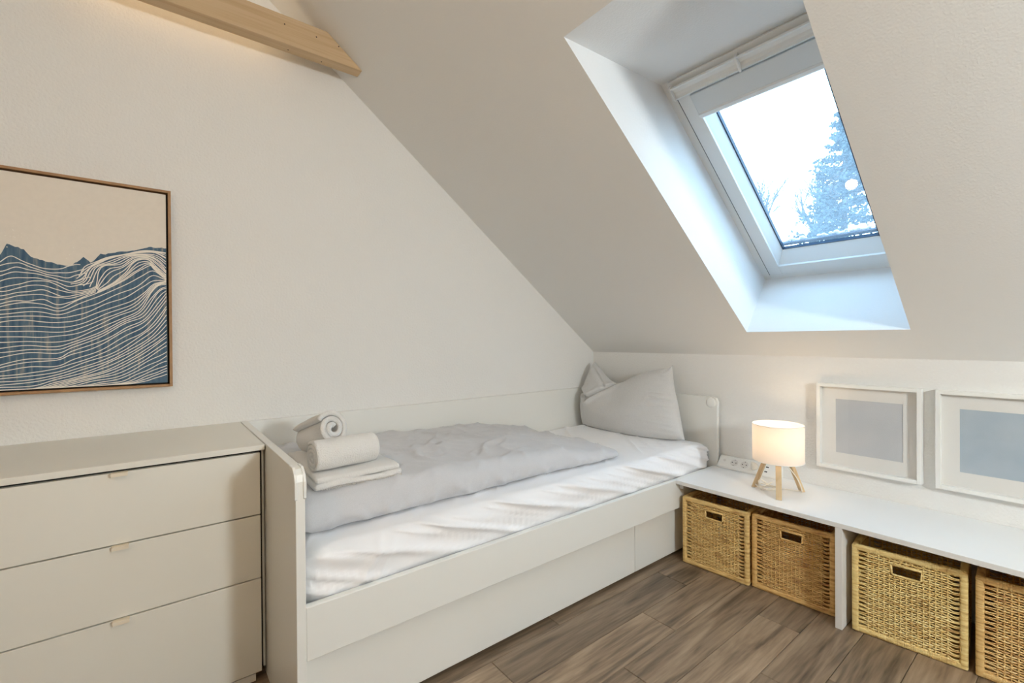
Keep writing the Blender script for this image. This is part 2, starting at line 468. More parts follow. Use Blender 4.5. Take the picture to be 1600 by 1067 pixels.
# warm light strip lying on top of the beam
ls = empty('light_strip', (-2.72, -0.0935, 2.335))
M_strip = mat('strip_light', (0.9, 0.8, 0.6), 0.5, emit=(1.0, 0.70, 0.38), estr=STRIP_E)
b = MB(); b.box(-0.75, 0.75, -0.0125, -0.008, -0.010, 0.010); b.build('rail', M_white, ls)
b = MB(); b.box(-0.74, 0.74, -0.008, 0.004, -0.008, 0.008); b.build('diffuser', M_strip, ls)
tag(ls, 'slim warm light strip fixed to the back of the timber beam', 'light')

# ------------------------------------------------------------------ bed
ZP = 0.745
bed = empty('daybed', (-1.08, -0.45, 0))
def bedb(b, name, mt, **k):
    o_ = Vector(bed.location); b.v = [tuple(Vector(v) - o_) for v in b.v]
    return b.build(name, mt, bed, **k)
BX0, BX1, BXH, BYF = -2.1235, -2.1005, -0.042, -0.905
b = MB(); b.box(BX1, BXH - 0.001, -0.022, -0.002, 0.02, ZP); bedb(b, 'back_panel', M_white, bevel=0.002)
def end_prof(cut):
    return [(-0.002, 0.0), (-0.002, ZP)] + ([(-0.862, ZP), (-0.884, ZP - 0.003), (-0.900, ZP - 0.014), (-0.9049, ZP - 0.032)] if cut else [(-0.880, ZP + 0.008), (-0.897, ZP + 0.002), (-0.9049, ZP - 0.014)]) + [(-0.9049, 0.0)]
b = MB(); b.prism(end_prof(True), (BX0, BX1), lambda a, bb2, c: (c, a, bb2)); foot = bedb(b, 'foot_panel', M_white, bevel=0.0015)
pr = [(y, z + 0.008) if z > 0.1 and i < 2 else (y, z) for i, (y, z) in enumerate(end_prof(False))]
b = MB(); b.prism(pr, (BXH, BXH + 0.022), lambda a, bb2, c: (c, a, bb2)); head = bedb(b, 'head_panel', M_white, bevel=0.0015)
b = MB(); b.box(BX1, BXH, BYF, BYF + 0.022, 0.249, 0.388); bedb(b, 'side_rail', M_white, bevel=0.002)
b = MB(); b.box(BX1, BXH, -0.87, -0.03, 0.30, 0.318); bedb(b, 'slat_base', M_white)
for (x0, x1) in ((BX1 + 0.003, -0.7085), (-0.7055, BXH - 0.003)):
    b = MB(); b.box(x0, x1, -0.872, -0.852, 0.022, 0.300); bedb(b, 'drawer_front', M_white, bevel=0.0015)
b = MB(); b.box(BX1, BXH, -0.845, -0.04, 0.06, 0.29); bedb(b, 'drawer_box', M_gap_shade)
# plastic corner guards
def guard(x, ylo, ztop, parent):
    prof = [(-0.845, ztop + 0.0035), (-0.880, ztop + 0.0035), (-0.899, ztop - 0.010), (-0.9085, ztop - 0.030), (-0.9085, ztop - 0.072), (-0.901, ztop - 0.078), (-0.897, ztop - 0.070), (-0.897, ztop - 0.034), (-0.885, ztop - 0.014), (-0.845, ztop - 0.004)]
    b = MB(); b.prism(prof, (x - 0.0035, x + 0.0035), lambda a, bb2, c: (c, a, bb2))
    o = bedb(b, 'corner_guard', M_plastic, bevel=0.0015); o.parent = parent; o['label'] = 'white plastic corner guard'
guard(BX0 + 0.001, 0, ZP - 0.002, foot); guard(BX1 - 0.001, 0, ZP - 0.002, foot)
b = MB(); b.lathe([(0.0001, 0.0045), (0.020, 0.0045), (0.026, 0.002), (0.027, -0.002)], (0, 0, 0), 24)
b.v = [(BXH - 0.0015 - v[2], -0.872 + v[0], 0.722 + v[1]) for v in b.v]
o = bedb(b, 'corner_cap', M_plastic, smooth=True); o.parent = head
tag(bed, 'white daybed frame with high back panel and two drawers under the side rail', 'bed')

# ------------------------------------------------------------------ soft goods
def dense_box(lo, hi, r, step):
    lo, hi = Vector(lo), Vector(hi)
    n = [max(2, int(round((hi[i] - lo[i]) / step))) for i in range(3)]
    idx = {}; vs = []; fs = []
    il, ih = lo + Vector((r, r, r)), hi - Vector((r, r, r))
    def vert(i, j, k2):
        key = (i, j, k2)
        if key not in idx:
            p = Vector((lo[q] + (hi[q] - lo[q]) * (i, j, k2)[q] / n[q] for q in range(3)))
            c = Vector((min(max(p[q], il[q]), ih[q]) for q in range(3)))
            d = p - c
            if d.length > 1e-9: p = c + d.normalized() * r
            idx[key] = len(vs); vs.append(p)
        return idx[key]
    for ax in range(3):
        u, v = [q for q in range(3) if q != ax]
        for side in (0, n[ax]):
            for a in range(n[u]):
                for c in range(n[v]):
                    f = []
                    for (da, dc) in ((0, 0), (1, 0), (1, 1), (0, 1)):
                        t = [0, 0, 0]; t[ax] = side; t[u] = a + da; t[v] = c + dc
                        f.append(vert(*t))
                    fs.append(tuple(f))
    return vs, fs

def smooth01(t): t = min(1, max(0, t)); return t * t * (3 - 2 * t)
# mattress in a fitted white sheet
MZ = 0.508
def sheet_disp(p):
    q = Vector(p)
    d = Vector((0, 0, 0))
    side = min(1.0, max(0.0, (-0.70 - q.y) / 0.12))            # 1 on the front flank
    topf = 1.0 - side
    # slanting pulls on the flank, stronger towards the foot end
    t = q.x * 0.75 + (q.z - 0.45) * 2.4
    w = ridge(Vector((t * 4.2, q.z * 2.0, 3.1))) ** 4 * 0.018 + ridge(Vector((t * 9.0 + 5, q.z * 3.0, 7.7))) ** 4 * 0.007
    w += ridge(Vector((t * 13.0 + 9, q.z * 1.5, 12.0))) ** 7 * 0.009
    w += fbm(Vector((q.x * 3.0, q.z * 6, 1.3)), 3) * 0.010
    foot_ = max(0.0, 1 - (q.x + 2.09) / 0.35)
    w += foot_ * ridge(Vector((q.x * 9 - q.z * 5, q.z * 3, 0.2))) ** 3 * 0.026
    d.y -= side * (w - 0.006)
    # pulls running over the edge near the pillow
    t2 = (q.x * 0.8 - q.y * 0.65)
    near = math.exp(-((q.x + 0.30) / 0.30) ** 2) * smooth01((-0.45 - q.y) / 0.3)
    d.z += topf * near * ridge(Vector((q.x * 15.0 + q.y * 7.0, q.y * 1.0, 8.2))) ** 5 * 0.007
    d.z += topf * (ridge(Vector((t2 * 9.0, (q.x + q.y) * 1.2, 4.4))) ** 4 * 0.009 + fbm(Vector((q.x * 4, q.y * 4, 9)), 3) * 0.004)
    return d
vs, fs = dense_box((-2.094, -0.878, 0.322), (-0.052, -0.028, MZ), 0.055, 0.0078)
vs2 = []
for p in vs:
    low = min(1.0, max(0.0, (0.40 - p.z) / 0.03))
    vs2.append(p + sheet_disp(p) * (1 - low) + Vector((0, 0.012 * low, 0)))
mattress = MB().add(vs2, fs).build('mattress', M_sheet, smooth=True)
tag(mattress, 'mattress in a wrinkled white fitted sheet lying in the daybed', 'mattress')

# folded grey duvet
def smooth01(t): t = min(1, max(0, t)); return t * t * (3 - 2 * t)
DX0, DX1, DY0, DY1 = -2.088, -0.665, -0.775, -0.03
vs, fs = dense_box((DX0, DY0, 0.0), (DX1, DY1, 0.105), 0.050, 0.0105)
out = []
for p in vs:
    x, y, z = p
    e = smooth01((DX1 - x) / 0.42)                          # thins towards the pillow end
    eb = smooth01((DX1 - x) / 0.9)
    th = 0.34 + 0.46 * e + 0.20 * eb
    fr = smooth01((y - DY0) / 0.30)
    th *= 1.0 + 0.10 * fr
    # right edge runs slightly askew, front edge waves a little
    x2 = x + (0.02 * (y - DY0) / 0.7 - 0.015) * smooth01((x + 1.4) / 0.7) + 0.006 * noise.noise(Vector((y * 6, 0, 2)))
    y2 = y + 0.012 * noise.noise(Vector((x * 2.2, 1.0, 0))) * (1 - fr)
    zz = z * th
    top = smooth01((z - 0.03) / 0.05)
    cr = ridge(Vector((x * 3.4 + y * 2.0, y * 4.6 - x * 1.5, 2.0))) ** 5 * 0.011 + ridge(Vector((x * 7.0 - y * 6.0, y * 7 + x * 2, 6.0))) ** 5 * 0.008
    cr += fbm(Vector((x * 2.6, y * 3.2, 5.5)), 3) * 0.016
    mid = math.exp(-((x + 1.62) / 0.22) ** 2 - ((y + 0.52) / 0.2) ** 2)
    cr += mid * ridge(Vector((x * 11 + y * 4, y * 9, 1.0))) ** 3 * 0.012
    zz += top * cr
    side = (1 - top) * (1 - fr)
    y2 -= side * (ridge(Vector((x * 6, z * 9 + x * 2, 3))) ** 4 * 0.013 + ridge(Vector((x * 15, z * 14 + x * 4, 8))) ** 5 * 0.006)
    x2 = max(x2, -2.092)
    out.append(Vector((x2, y2, MZ + 0.004 + zz)))
duvet = MB().add(out, fs).build('duvet', M_duvet, smooth=True)
# seam of the folded cover at the foot end
b = MB()
b.tube([(-2.087, -0.735 + 0.02 * math.sin(t * 3), 0.535 + 0.018 * t) for t in (0, .5, 1, 1.5, 2, 2.5, 3, 3.4)], 0.004, 6)
b.tube([(-2.07 + 0.012 * t, -0.779 + 0.004 * abs(t - 1.5), 0.60 - 0.024 * t) for t in (0, .5, 1, 1.5, 2, 2.5)], 0.003, 6)
tag(duvet, 'folded pale grey linen duvet spread over the foot half of the mattress', 'duvet')

# pillow: boundary curves in a leaning plane (width along Y, height along Z), filled as a Coons patch
pl_left = [(-0.075, 0.512), (-0.052, 0.586), (-0.045, 0.667), (-0.044, 0.770), (-0.055, 0.854), (-0.0705, 0.918)]
pl_top = [(-0.0705, 0.918), (-0.137, 0.871), (-0.204, 0.822), (-0.274, 0.793), (-0.330, 0.787), (-0.382, 0.812), (-0.445, 0.846), (-0.528, 0.877), (-0.602, 0.893), (-0.633, 0.894), (-0.6565, 0.917)]
pl_right = [(-0.785, 0.522), (-0.743, 0.635), (-0.716, 0.716), (-0.684, 0.80), (-0.6565, 0.917)]
pl_bot = [(-0.075, 0.512), (-0.161, 0.502), (-0.320, 0.496), (-0.463, 0.494), (-0.613, 0.500), (-0.785, 0.522)]
def curve(pts):
    L = [0]
    for i in range(1, len(pts)): L.append(L[-1] + math.hypot(pts[i][0] - pts[i - 1][0], pts[i][1] - pts[i - 1][1]))
    def f(t):
        d = t * L[-1]
        for i in range(1, len(pts)):
            if d <= L[i] + 1e-9:
                a = (d - L[i - 1]) / (L[i] - L[i - 1])
                p0 = pts[max(i - 2, 0)]; p1 = pts[i - 1]; p2 = pts[i]; p3 = pts[min(i + 1, len(pts) - 1)]
                r = []
                for q in range(2):
                    r.append(0.5 * (2 * p1[q] + (p2[q] - p0[q]) * a + (2 * p0[q] - 5 * p1[q] + 4 * p2[q] - p3[q]) * a * a + (3 * p1[q] - p0[q] - 3 * p2[q] + p3[q]) * a ** 3))
                return r
        return pts[-1]
    return f
cl, ct, cr_, cb = curve(pl_left), curve(pl_top), curve(pl_right), curve(pl_bot)
def seg_d(p, a, c):
    ax, ay = a; bx, by = c
    t = ((p[0] - ax) * (bx - ax) + (p[1] - ay) * (by - ay)) / ((bx - ax) ** 2 + (by - ay) ** 2)
    t = min(1, max(0, t))
    return math.hypot(p[0] - ax - t * (bx - ax), p[1] - ay - t * (by - ay))
CREASES = [((-0.025, 0.724), (-0.162, 0.659), 0.022, 0.011), ((-0.162, 0.659), (-0.320, 0.782), 0.024, 0.011),
           ((-0.092, 0.877), (-0.250, 0.752), 0.010, 0.010), ((-0.60, 0.712), (-0.72, 0.706), 0.009, 0.008), ((-0.59, 0.745), (-0.70, 0.752), 0.005, 0.007), ((-0.58, 0.675), (-0.735, 0.668), 0.004, 0.007), ((-0.62, 0.87), (-0.652, 0.90), 0.008, 0.007)]
NU, NV = 110, 84
vs = []; fs = []
def pil(u, v, side):
    l, r, t, bt = cl(v), cr_(v), ct(u), cb(u)
    p = [0, 0]
    c00, c10, c01, c11 = pl_bot[0], pl_bot[-1], pl_top[0], pl_top[-1]
    for q in range(2):
        p[q] = (1 - u) * l[q] + u * r[q] + (1 - v) * bt[q] + v * t[q] - ((1 - u) * (1 - v) * c00[q] + u * (1 - v) * c10[q] + (1 - u) * v * c01[q] + u * v * c11[q])
    a, c = 2 * u - 1, 2 * v - 1
    prof = max(0.0, (1 - abs(a) ** 2.4)) ** 0.55 * max(0.0, (1 - abs(c) ** 2.2)) ** 0.55
    th = (0.125 if side < 0 else 0.07) * prof
    # fuller below the notch, slack in the ears
    th *= 0.75 + 0.35 * math.exp(-((v - 0.32) / 0.36) ** 2)
    d = 0.0
    if side < 0:
        for (A, Bq, dep, wid) in CREASES:
            sd = seg_d(p, A, Bq)
            d -= dep * math.exp(-(sd / wid) ** 2)
            d += 0.5 * dep * math.exp(-((sd - 1.8 * wid) / (1.6 * wid)) ** 2)
        # the folded flap on the left stands a little proud
        if p[1] > 0.69 and p[0] > -0.22: d += 0.006
        d += 0.005 * fbm(Vector((p[0] * 7, p[1] * 9, 0)), 3)
        d += 0.0025 * ridge(Vector((p[0] * 5, p[1] * 34, 2))) ** 3 * smooth01((u - 0.5) / 0.4)
    edge = min(1.0, prof * 3)
    h = side * th + (-d if side < 0 else 0) * edge
    lean = 0.31
    base_x = -0.205 + (p[1] - 0.505) * lean
    base_x += 0.035 * smooth01((-p[0] - 0.45) / 0.35) * (1 - v) + 0.01
    return Vector((base_x + h * 0.95, p[0], p[1] - h * lean * 0.9 * (1 if side < 0 else 1)))
for sd in (-1, 1):
    base = len(vs)
    for j in range(NV + 1):
        for i in range(NU + 1): vs.append(pil(i / NU, j / NV, sd))
    for j in range(NV):
        for i in range(NU):
            a = base + j * (NU + 1) + i
            fs.append((a, a + 1, a + NU + 2, a + NU + 1))
zmin = min(v.z for v in vs)
vs = [Vector((min(v.x, BXH - 0.004), min(v.y, -0.026), max(v.z, MZ + 0.003))) for v in vs]
pm = MB().add(vs, fs)
pillow = pm.build('pillow', M_pillow, smooth=True)
bm = bmesh.new(); bm.from_mesh(pillow.data); bmesh.ops.remove_doubles(bm, verts=bm.verts, dist=0.0004); bmesh.ops.recalc_face_normals(bm, faces=bm.faces); bm.to_mesh(pillow.data); bm.free()
tag(pillow, 'plump grey linen pillow with pointed corners propped against the bed head', 'pillow')

# towels
TZ = 0.626
def fold_towel():
    t = empty('folded_towel', (-1.895, -0.50, TZ))
    for i, (ins, z0, z1) in enumerate(((0.0, 0.0, 0.019), (0.006, 0.017, 0.036))):
        vs, fs = dense_box((-0.138 + ins, -0.232 + ins, z0), (0.142 - ins, 0.20 - ins, z1), 0.0085, 0.009)
        o2 = []
        for p in vs:
            w = 0.006 * noise.noise(Vector((p.x * 9, p.y * 9, i * 3))) + 0.0015 * noise.noise(Vector((p.x * 60, p.y * 60, p.z * 60)))
            o2.append(Vector((p.x + 0.02 * (p.y + 0.232) * (1 if i else .4), p.y + 0.06 * (p.x) * 0.3, p.z + w)))
        MB().add(o2, fs).build('towel_layer', M_towel, t, smooth=True)
    b = MB()
    for k2 in range(60):
        x = -0.115 + 0.25 * k2 / 59
        y = -0.236 + 0.018 * x + 0.003 * random.random()
        b.tube([(x, y + 0.006, 0.005), (x + random.uniform(-.002, .002), y - 0.004, 0.001 + 0.003 * random.random())], 0.0013, 4)
    o = b.build('fringe', M_towel, t); o['kind'] = 'stuff'
    tag(t, 'folded white bath towel lying flat on the grey duvet under two rolls', 'towel')
fold_towel()
def roll(name, A, B, r, turns, label, squash=0.92, start=0.0):
    """rolled towel: a spiral strip of real thickness between the end centres A and B"""
    A, B = Vector(A), Vector(B)
    t = empty(name, A)
    ax = (B - A); L = ax.length; ax.normalize()
    up = Vector((0, 0, 1)); sx = ax.cross(up).normalized(); up = sx.cross(ax)
    n = int(turns * 34)
    th = r / (turns + 0.35)
    ring_ = []
    for i in range(n + 1):
        f = i / n
        rad = th * 0.45 + (r - th * 0.5) * f
        ang = start + f * turns * 2 * PI
        ring_.append((ang, rad))
    vs = []; fs = []
    NL = 22
    half = th * 0.40
    cross = []
    for (ang, rad) in ring_: cross.append((ang, rad + half))
    for (ang, rad) in reversed(ring_): cross.append((ang, rad - half))
    nc = len(cross)
    for j in range(NL + 1):
        s = j / NL
        endr = min(1.0, min(s, 1 - s) / 0.05)
        for (ang, rad) in cross:
            rr2 = rad
            wob = 0.05 * noise.noise(Vector((math.cos(ang) * 1.5, math.sin(ang) * 1.5, s * 3 + r * 10))) + 0.012 * noise.noise(Vector((math.cos(ang) * 9, math.sin(ang) * 9, s * 22)))
            rr2 *= 1 + wob
            shift = (1 - endr) * 0.003 + 0.006 * noise.noise(Vector((ang * 0.5, rad * 40, 0)))
            p = ax * (L * s + (shift if s < 0.5 else -shift)) + (sx * math.cos(ang) + up * math.sin(ang) * squash) * rr2
            vs.append(p)
    for j in range(NL):
        for i in range(nc):
            i2 = (i + 1) % nc
            fs.append((j * nc + i, j * nc + i2, (j + 1) * nc + i2, (j + 1) * nc + i))
    for j in (0, NL):
        for i in range(n):
            a, b2 = j * nc + i, j * nc + i + 1
            c, d = j * nc + nc - 2 - i, j * nc + nc - 1 - i
            fs.append((a, b2, c, d))
    MB().add(vs, fs).build('rolled_cloth', M_towel, t, smooth=True)
    tag(t, label, 'towel')
    return t
roll('rolled_towel', (-2.022, -0.655, TZ + 0.084), (-1.815, -0.632, TZ + 0.084), 0.050, 3.2, 'rolled white towel lying across the folded bath towel', 0.93, 1.0)
roll('rolled_towel', (-1.905, -0.500, TZ + 0.140), (-1.955, -0.350, TZ + 0.085), 0.058, 2.3, 'rolled white towel tipped up behind the lying roll with its spiral end showing', 1.0, 0.6)

# ------------------------------------------------------------------ dresser
dr = empty('dresser', (-2.476, -0.26, 0))
def drb(b, name, mt, parent=None, **k):
    o_ = Vector(dr.location); b.v = [tuple(Vector(v) - o_) for v in b.v]
    return b.build(name, mt, parent or dr, **k)
DXL, DXR, DF = -2.818, -2.1265, -0.525
b = MB(); b.box(DXL, DXR, DF, -0.002, 0.727, 0.744); drb(b, 'top', M_cream, bevel=0.0012)
b = MB(); b.box(DXL, DXL + 0.018, DF + 0.004, -0.004, 0.0, 0.727); b.box(DXR - 0.006, DXR, DF + 0.022, -0.004, 0.03, 0.727); b.box(DXL + 0.018, DXR - 0.006, -0.012, -0.004, 0.03, 0.727)
drb(b, 'carcass', M_cream)
b = MB(); b.box(DXL + 0.018, DXR - 0.006, DF + 0.026, DF + 0.03, 0.03, 0.727); drb(b, 'recess', M_gap_shade)
b = MB(); b.box(DXL + 0.018, DXR - 0.03, DF + 0.006, DF + 0.022, 0.004, 0.026); drb(b, 'plinth', M_cream)
M_tab = mat('handle_tab', (0.80, 0.72, 0.58), 0.4)
for (z0, z1) in ((0.5265, 0.7195), (0.3265, 0.5225), (0.030, 0.3225)):
    b = MB(); b.box(DXL + 0.003, DXR - 0.0135, DF + 0.003, DF + 0.021, z0, z1)
    d = drb(b, 'drawer', M_cream, bevel=0.001)
    b = MB(); b.box(-2.494, -2.459, DF - 0.012, DF + 0.006, z1 - 0.0005, z1 + 0.0015); b.box(-2.494, -2.459, DF - 0.013, DF - 0.0115, z1 - 0.0075, z1 + 0.0015)
    o = drb(b, 'handle_tab', M_tab, d); o['label'] = 'small cream pull tab'
tag(dr, 'cream three drawer dresser with small tab pulls standing against the bed foot', 'dresser')

# ------------------------------------------------------------------ wave picture on the gable wall
px0, px1, pz0, pz1 = -3.36, -2.345, 0.9065, 1.6275
pic = empty('canvas_picture', ((px0 + px1) / 2, 0, pz0))
def pcb(b, name, mt, **k):
    o_ = Vector(pic.location); b.v = [tuple(Vector(v) - o_) for v in b.v]
    return b.build(name, mt, pic, **k)
for (x0, x1, z0, z1) in ((px0, px0 + 0.009, pz0, pz1), (px1 - 0.009, px1, pz0, pz1), (px0 + 0.009, px1 - 0.009, pz0, pz0 + 0.009), (px0 + 0.009, px1 - 0.009, pz1 - 0.009, pz1)):
    b = MB(); b.box(x0, x1, -0.040, -0.002, z0, z1); pcb(b, 'frame_bar', M_frame_wood, bevel=0.001)
b = MB(); b.box(px0 + 0.009, px1 - 0.009, -0.010, -0.002, pz0 + 0.009, pz1 - 0.009); pcb(b, 'backing', M_gap_shade)
cx0, cx1, cz0, cz1 = px0 + 0.015, px1 - 0.015, pz0 + 0.015, pz1 - 0.015
M_canvas = mat('canvas', (0.78, 0.72, 0.64), 0.9, var=0.02, vscale=60, bump=0.2, bscale=900, bdist=0.0005)
b = MB(); b.box(cx0, cx1, -0.034, -0.010, cz0, cz1); pcb(b, 'canvas', M_canvas)
M_blue = bpy.data.materials.new('wave_blue'); M_blue.use_nodes = True
nt = M_blue.node_tree; bs = nt.nodes['Principled BSDF']; bs.inputs['Roughness'].default_value = 0.9
tc = nt.nodes.new('ShaderNodeTexCoord'); mp = nt.nodes.new('ShaderNodeMapping'); mp.inputs['Scale'].default_value = (90, 1, 9)
mp.inputs['Rotation'].default_value = (0, 0.12, 0)
nz = nt.nodes.new('ShaderNodeTexNoise'); nz.inputs['Scale'].default_value = 1.0; nz.inputs['Detail'].default_value = 5
nt.links.new(tc.outputs['Object'], mp.inputs[0]); nt.links.new(mp.outputs[0], nz.inputs['Vector'])
rp = nt.nodes.new('ShaderNodeValToRGB')
rp.color_ramp.elements[0].position = 0.30; rp.color_ramp.elements[0].color = (0.035, 0.085, 0.155, 1)
rp.color_ramp.elements[1].position = 0.78; rp.color_ramp.elements[1].color = (0.36, 0.33, 0.29, 1)
e = rp.color_ramp.elements.new(0.55); e.color = (0.085, 0.15, 0.215, 1)
nt.links.new(nz.outputs['Fac'], rp.inputs[0]); nt.links.new(rp.outputs[0], bs.inputs['Base Color'])
M_line = mat('wave_line', (0.86, 0.81, 0.73), 0.9)
AX, AZ = -2.35, 0.9
outline = [(-0.427, 0.445), (-0.411, 0.482), (-0.393, 0.477), (-0.374, 0.47), (-0.358, 0.447), (-0.326, 0.438), (-0.298, 0.429), (-0.263, 0.428), (-0.234, 0.46), (-0.217, 0.443), (-0.191, 0.473), (-0.14, 0.488), (-0.101, 0.497), (-0.06, 0.514), (-0.0102, 0.515)]
left_ext = [(-0.99, 0.40), (-0.93, 0.43), (-0.86, 0.41), (-0.78, 0.46), (-0.73, 0.43), (-0.66, 0.45), (-0.60, 0.42), (-0.54, 0.43), (-0.49, 0.41), (-0.455, 0.43), (-0.44, 0.425)]
poly = left_ext + outline
def dense(pts, step=0.006):
    o_ = [pts[0]]
    for a, c in zip(pts, pts[1:]):
        n = max(1, int(math.hypot(c[0] - a[0], c[1] - a[1]) / step))
        for i in range(1, n + 1): o_.append((a[0] + (c[0] - a[0]) * i / n, a[1] + (c[1] - a[1]) * i / n))
    return o_
pd = dense(poly)
b = MB()
jag = [(x, z + (0.004 * noise.noise(Vector((x * 60, 0, 0))) + 0.003 * noise.noise(Vector((x * 170, 3, 0)))) * (1 if 0 < i < len(pd) - 1 else 0)) for i, (x, z) in enumerate(pd)]
yb = -0.0345
for i in range(len(jag) - 1):
    (xa, za), (xb, zb2) = jag[i], jag[i + 1]
    xa2, xb2 = max(AX + xa, cx0), min(AX + xb, cx1)
    if xb2 <= xa2: continue
    b.add([(xa2, yb, cz0), (xb2, yb, cz0), (xb2, yb, AZ + zb2), (xa2, yb, AZ + za)], [(0, 1, 2, 3)])
pcb(b, 'wave_print', M_blue)
def cat_curve(pts, n):
    f = curve(pts)
    return [f(i / (n - 1)) for i in range(n)]
GUIDES = [
 [[(-0.427, 0.43), (-0.401, 0.445), (-0.359, 0.423), (-0.32, 0.413), (-0.275, 0.423), (-0.242, 0.433)],
  [(-0.427, 0.343), (-0.386, 0.358), (-0.343, 0.372), (-0.304, 0.363), (-0.264, 0.344), (-0.222, 0.351), (-0.201, 0.364)],
  [(-0.428, 0.283), (-0.376, 0.297), (-0.332, 0.295), (-0.293, 0.284), (-0.246, 0.314), (-0.205, 0.340)]],
 [[(-0.241, 0.404), (-0.231, 0.429), (-0.203, 0.447), (-0.172, 0.466), (-0.127, 0.481), (-0.074, 0.5), (-0.0115, 0.501)],
  [(-0.264, 0.366), (-0.237, 0.38), (-0.219, 0.422), (-0.191, 0.445), (-0.153, 0.468), (-0.101, 0.486), (-0.047, 0.494), (-0.0115, 0.476)],
  [(-0.204, 0.357), (-0.196, 0.408), (-0.179, 0.434), (-0.14, 0.444), (-0.101, 0.474), (-0.061, 0.479), (-0.03, 0.461), (-0.0115, 0.432)],
  [(-0.198, 0.348), (-0.16, 0.377), (-0.128, 0.413), (-0.108, 0.445), (-0.088, 0.464), (-0.061, 0.465), (-0.04, 0.438), (-0.0115, 0.414)],
  [(-0.205, 0.336), (-0.186, 0.346), (-0.128, 0.388), (-0.082, 0.426), (-0.060, 0.446), (-0.045, 0.430), (-0.0115, 0.401)]],
 [[(-0.428, 0.283), (-0.376, 0.297), (-0.332, 0.295), (-0.293, 0.284), (-0.246, 0.314), (-0.186, 0.346), (-0.128, 0.388), (-0.082, 0.426), (-0.047, 0.446), (-0.0115, 0.401)],
  [(-0.428, 0.238), (-0.366, 0.243), (-0.299, 0.24), (-0.241, 0.25), (-0.18, 0.284), (-0.116, 0.312), (-0.075, 0.348), (-0.048, 0.38), (-0.0115, 0.394)],
  [(-0.429, 0.178), (-0.377, 0.177), (-0.322, 0.173), (-0.265, 0.181), (-0.205, 0.213), (-0.142, 0.252), (-0.089, 0.287), (-0.055, 0.349), (-0.034, 0.377), (-0.0115, 0.383)],
  [(-0.43, 0.103), (-0.367, 0.123), (-0.3, 0.121), (-0.266, 0.144), (-0.193, 0.176), (-0.129, 0.226), (-0.076, 0.253), (-0.035, 0.315), (-0.0115, 0.352)],
  [(-0.43, 0.058), (-0.367, 0.062), (-0.301, 0.074), (-0.248, 0.095), (-0.175, 0.126), (-0.104, 0.175), (-0.049, 0.227), (-0.0115, 0.29)],
  [(-0.43, 0.024), (-0.357, 0.024), (-0.312, 0.038), (-0.255, 0.055), (-0.169, 0.092), (-0.104, 0.132), (-0.05, 0.175), (-0.0115, 0.215)],
  [(-0.351, 0.022), (-0.29, 0.026), (-0.231, 0.042), (-0.157, 0.058), (-0.091, 0.098), (-0.043, 0.131), (-0.0115, 0.157)],
  [(-0.249, 0.022), (-0.195, 0.023), (-0.131, 0.029), (-0.078, 0.054), (-0.0115, 0.086)],
  [(-0.131, 0.022), (-0.078, 0.026), (-0.0115, 0.042)]]]
b = MB()
def ribbon(pts, w):
    n = len(pts); L = []; R = []
    for i in range(n):
        a, c = pts[max(i - 1, 0)], pts[min(i + 1, n - 1)]
        dx, dz = c[0] - a[0], c[1] - a[1]; d = math.hypot(dx, dz) or 1
        nx, nz2 = -dz / d * w / 2, dx / d * w / 2
        x, z = AX + pts[i][0], AZ + pts[i][1]
        L.append((min(max(x + nx, cx0), cx1), -0.0348 - ln * 3e-6, max(z + nz2, cz0))); R.append((min(max(x - nx, cx0), cx1), -0.0348 - ln * 3e-6, max(z - nz2, cz0)))
    b.add(L + R, [(i, i + 1, n + i + 1, n + i) for i in range(n - 1)])
ln = 0
for fi, fam in enumerate(GUIDES):
    sub = (5, 4, 5 if fi < 2 else 4)[fi]
    for g0, g1 in zip(fam, fam[1:]):
        A, B2 = cat_curve(g0, 60), cat_curve(g1, 60)
        for s in range(sub):
            t = (s + 0.15 * random.uniform(-1, 1)) / sub
            ln += 1
            cur = []
            for i in range(60):
                tt = t + 0.10 * noise.noise(Vector((i * 0.10, ln * 1.7, 0)))
                cur.append((A[i][0] * (1 - tt) + B2[i][0] * tt, A[i][1] * (1 - tt) + B2[i][1] * tt))
            if cur[0][0] < -0.40:      # carry the line on to the left edge of the canvas
                z0_ = cur[0][1]
                ext = [(-1.0 + 0.57 * i / 30, z0_ + 0.03 * noise.noise(Vector((i * 0.12, z0_ * 3, 5))) * min(1, (30 - i) / 6)) for i in range(30)]
                cur = ext + cur
            ribbon(cur, 0.0026)
for i in range(26):     # spray drops
    x = random.choice((random.uniform(-0.43, -0.36), random.uniform(-0.30, -0.02))); z = 0.50 + random.uniform(-0.03, 0.03) + 0.04 * (x > -0.1)
    if -0.3 < x < -0.2: z -= 0.02
    r = random.uniform(0.0008, 0.002)
    b.add([(AX + x + r * math.cos(t), -0.0348, AZ + z + r * math.sin(t)) for t in [q * PI / 3 for q in range(6)]], [(0, 1, 2, 3, 4, 5)])
pcb(b, 'wave_lines', M_line)['kind'] = 'stuff'
tag(pic, 'blue line drawn wave print on beige canvas in a thin wooden frame', 'picture')

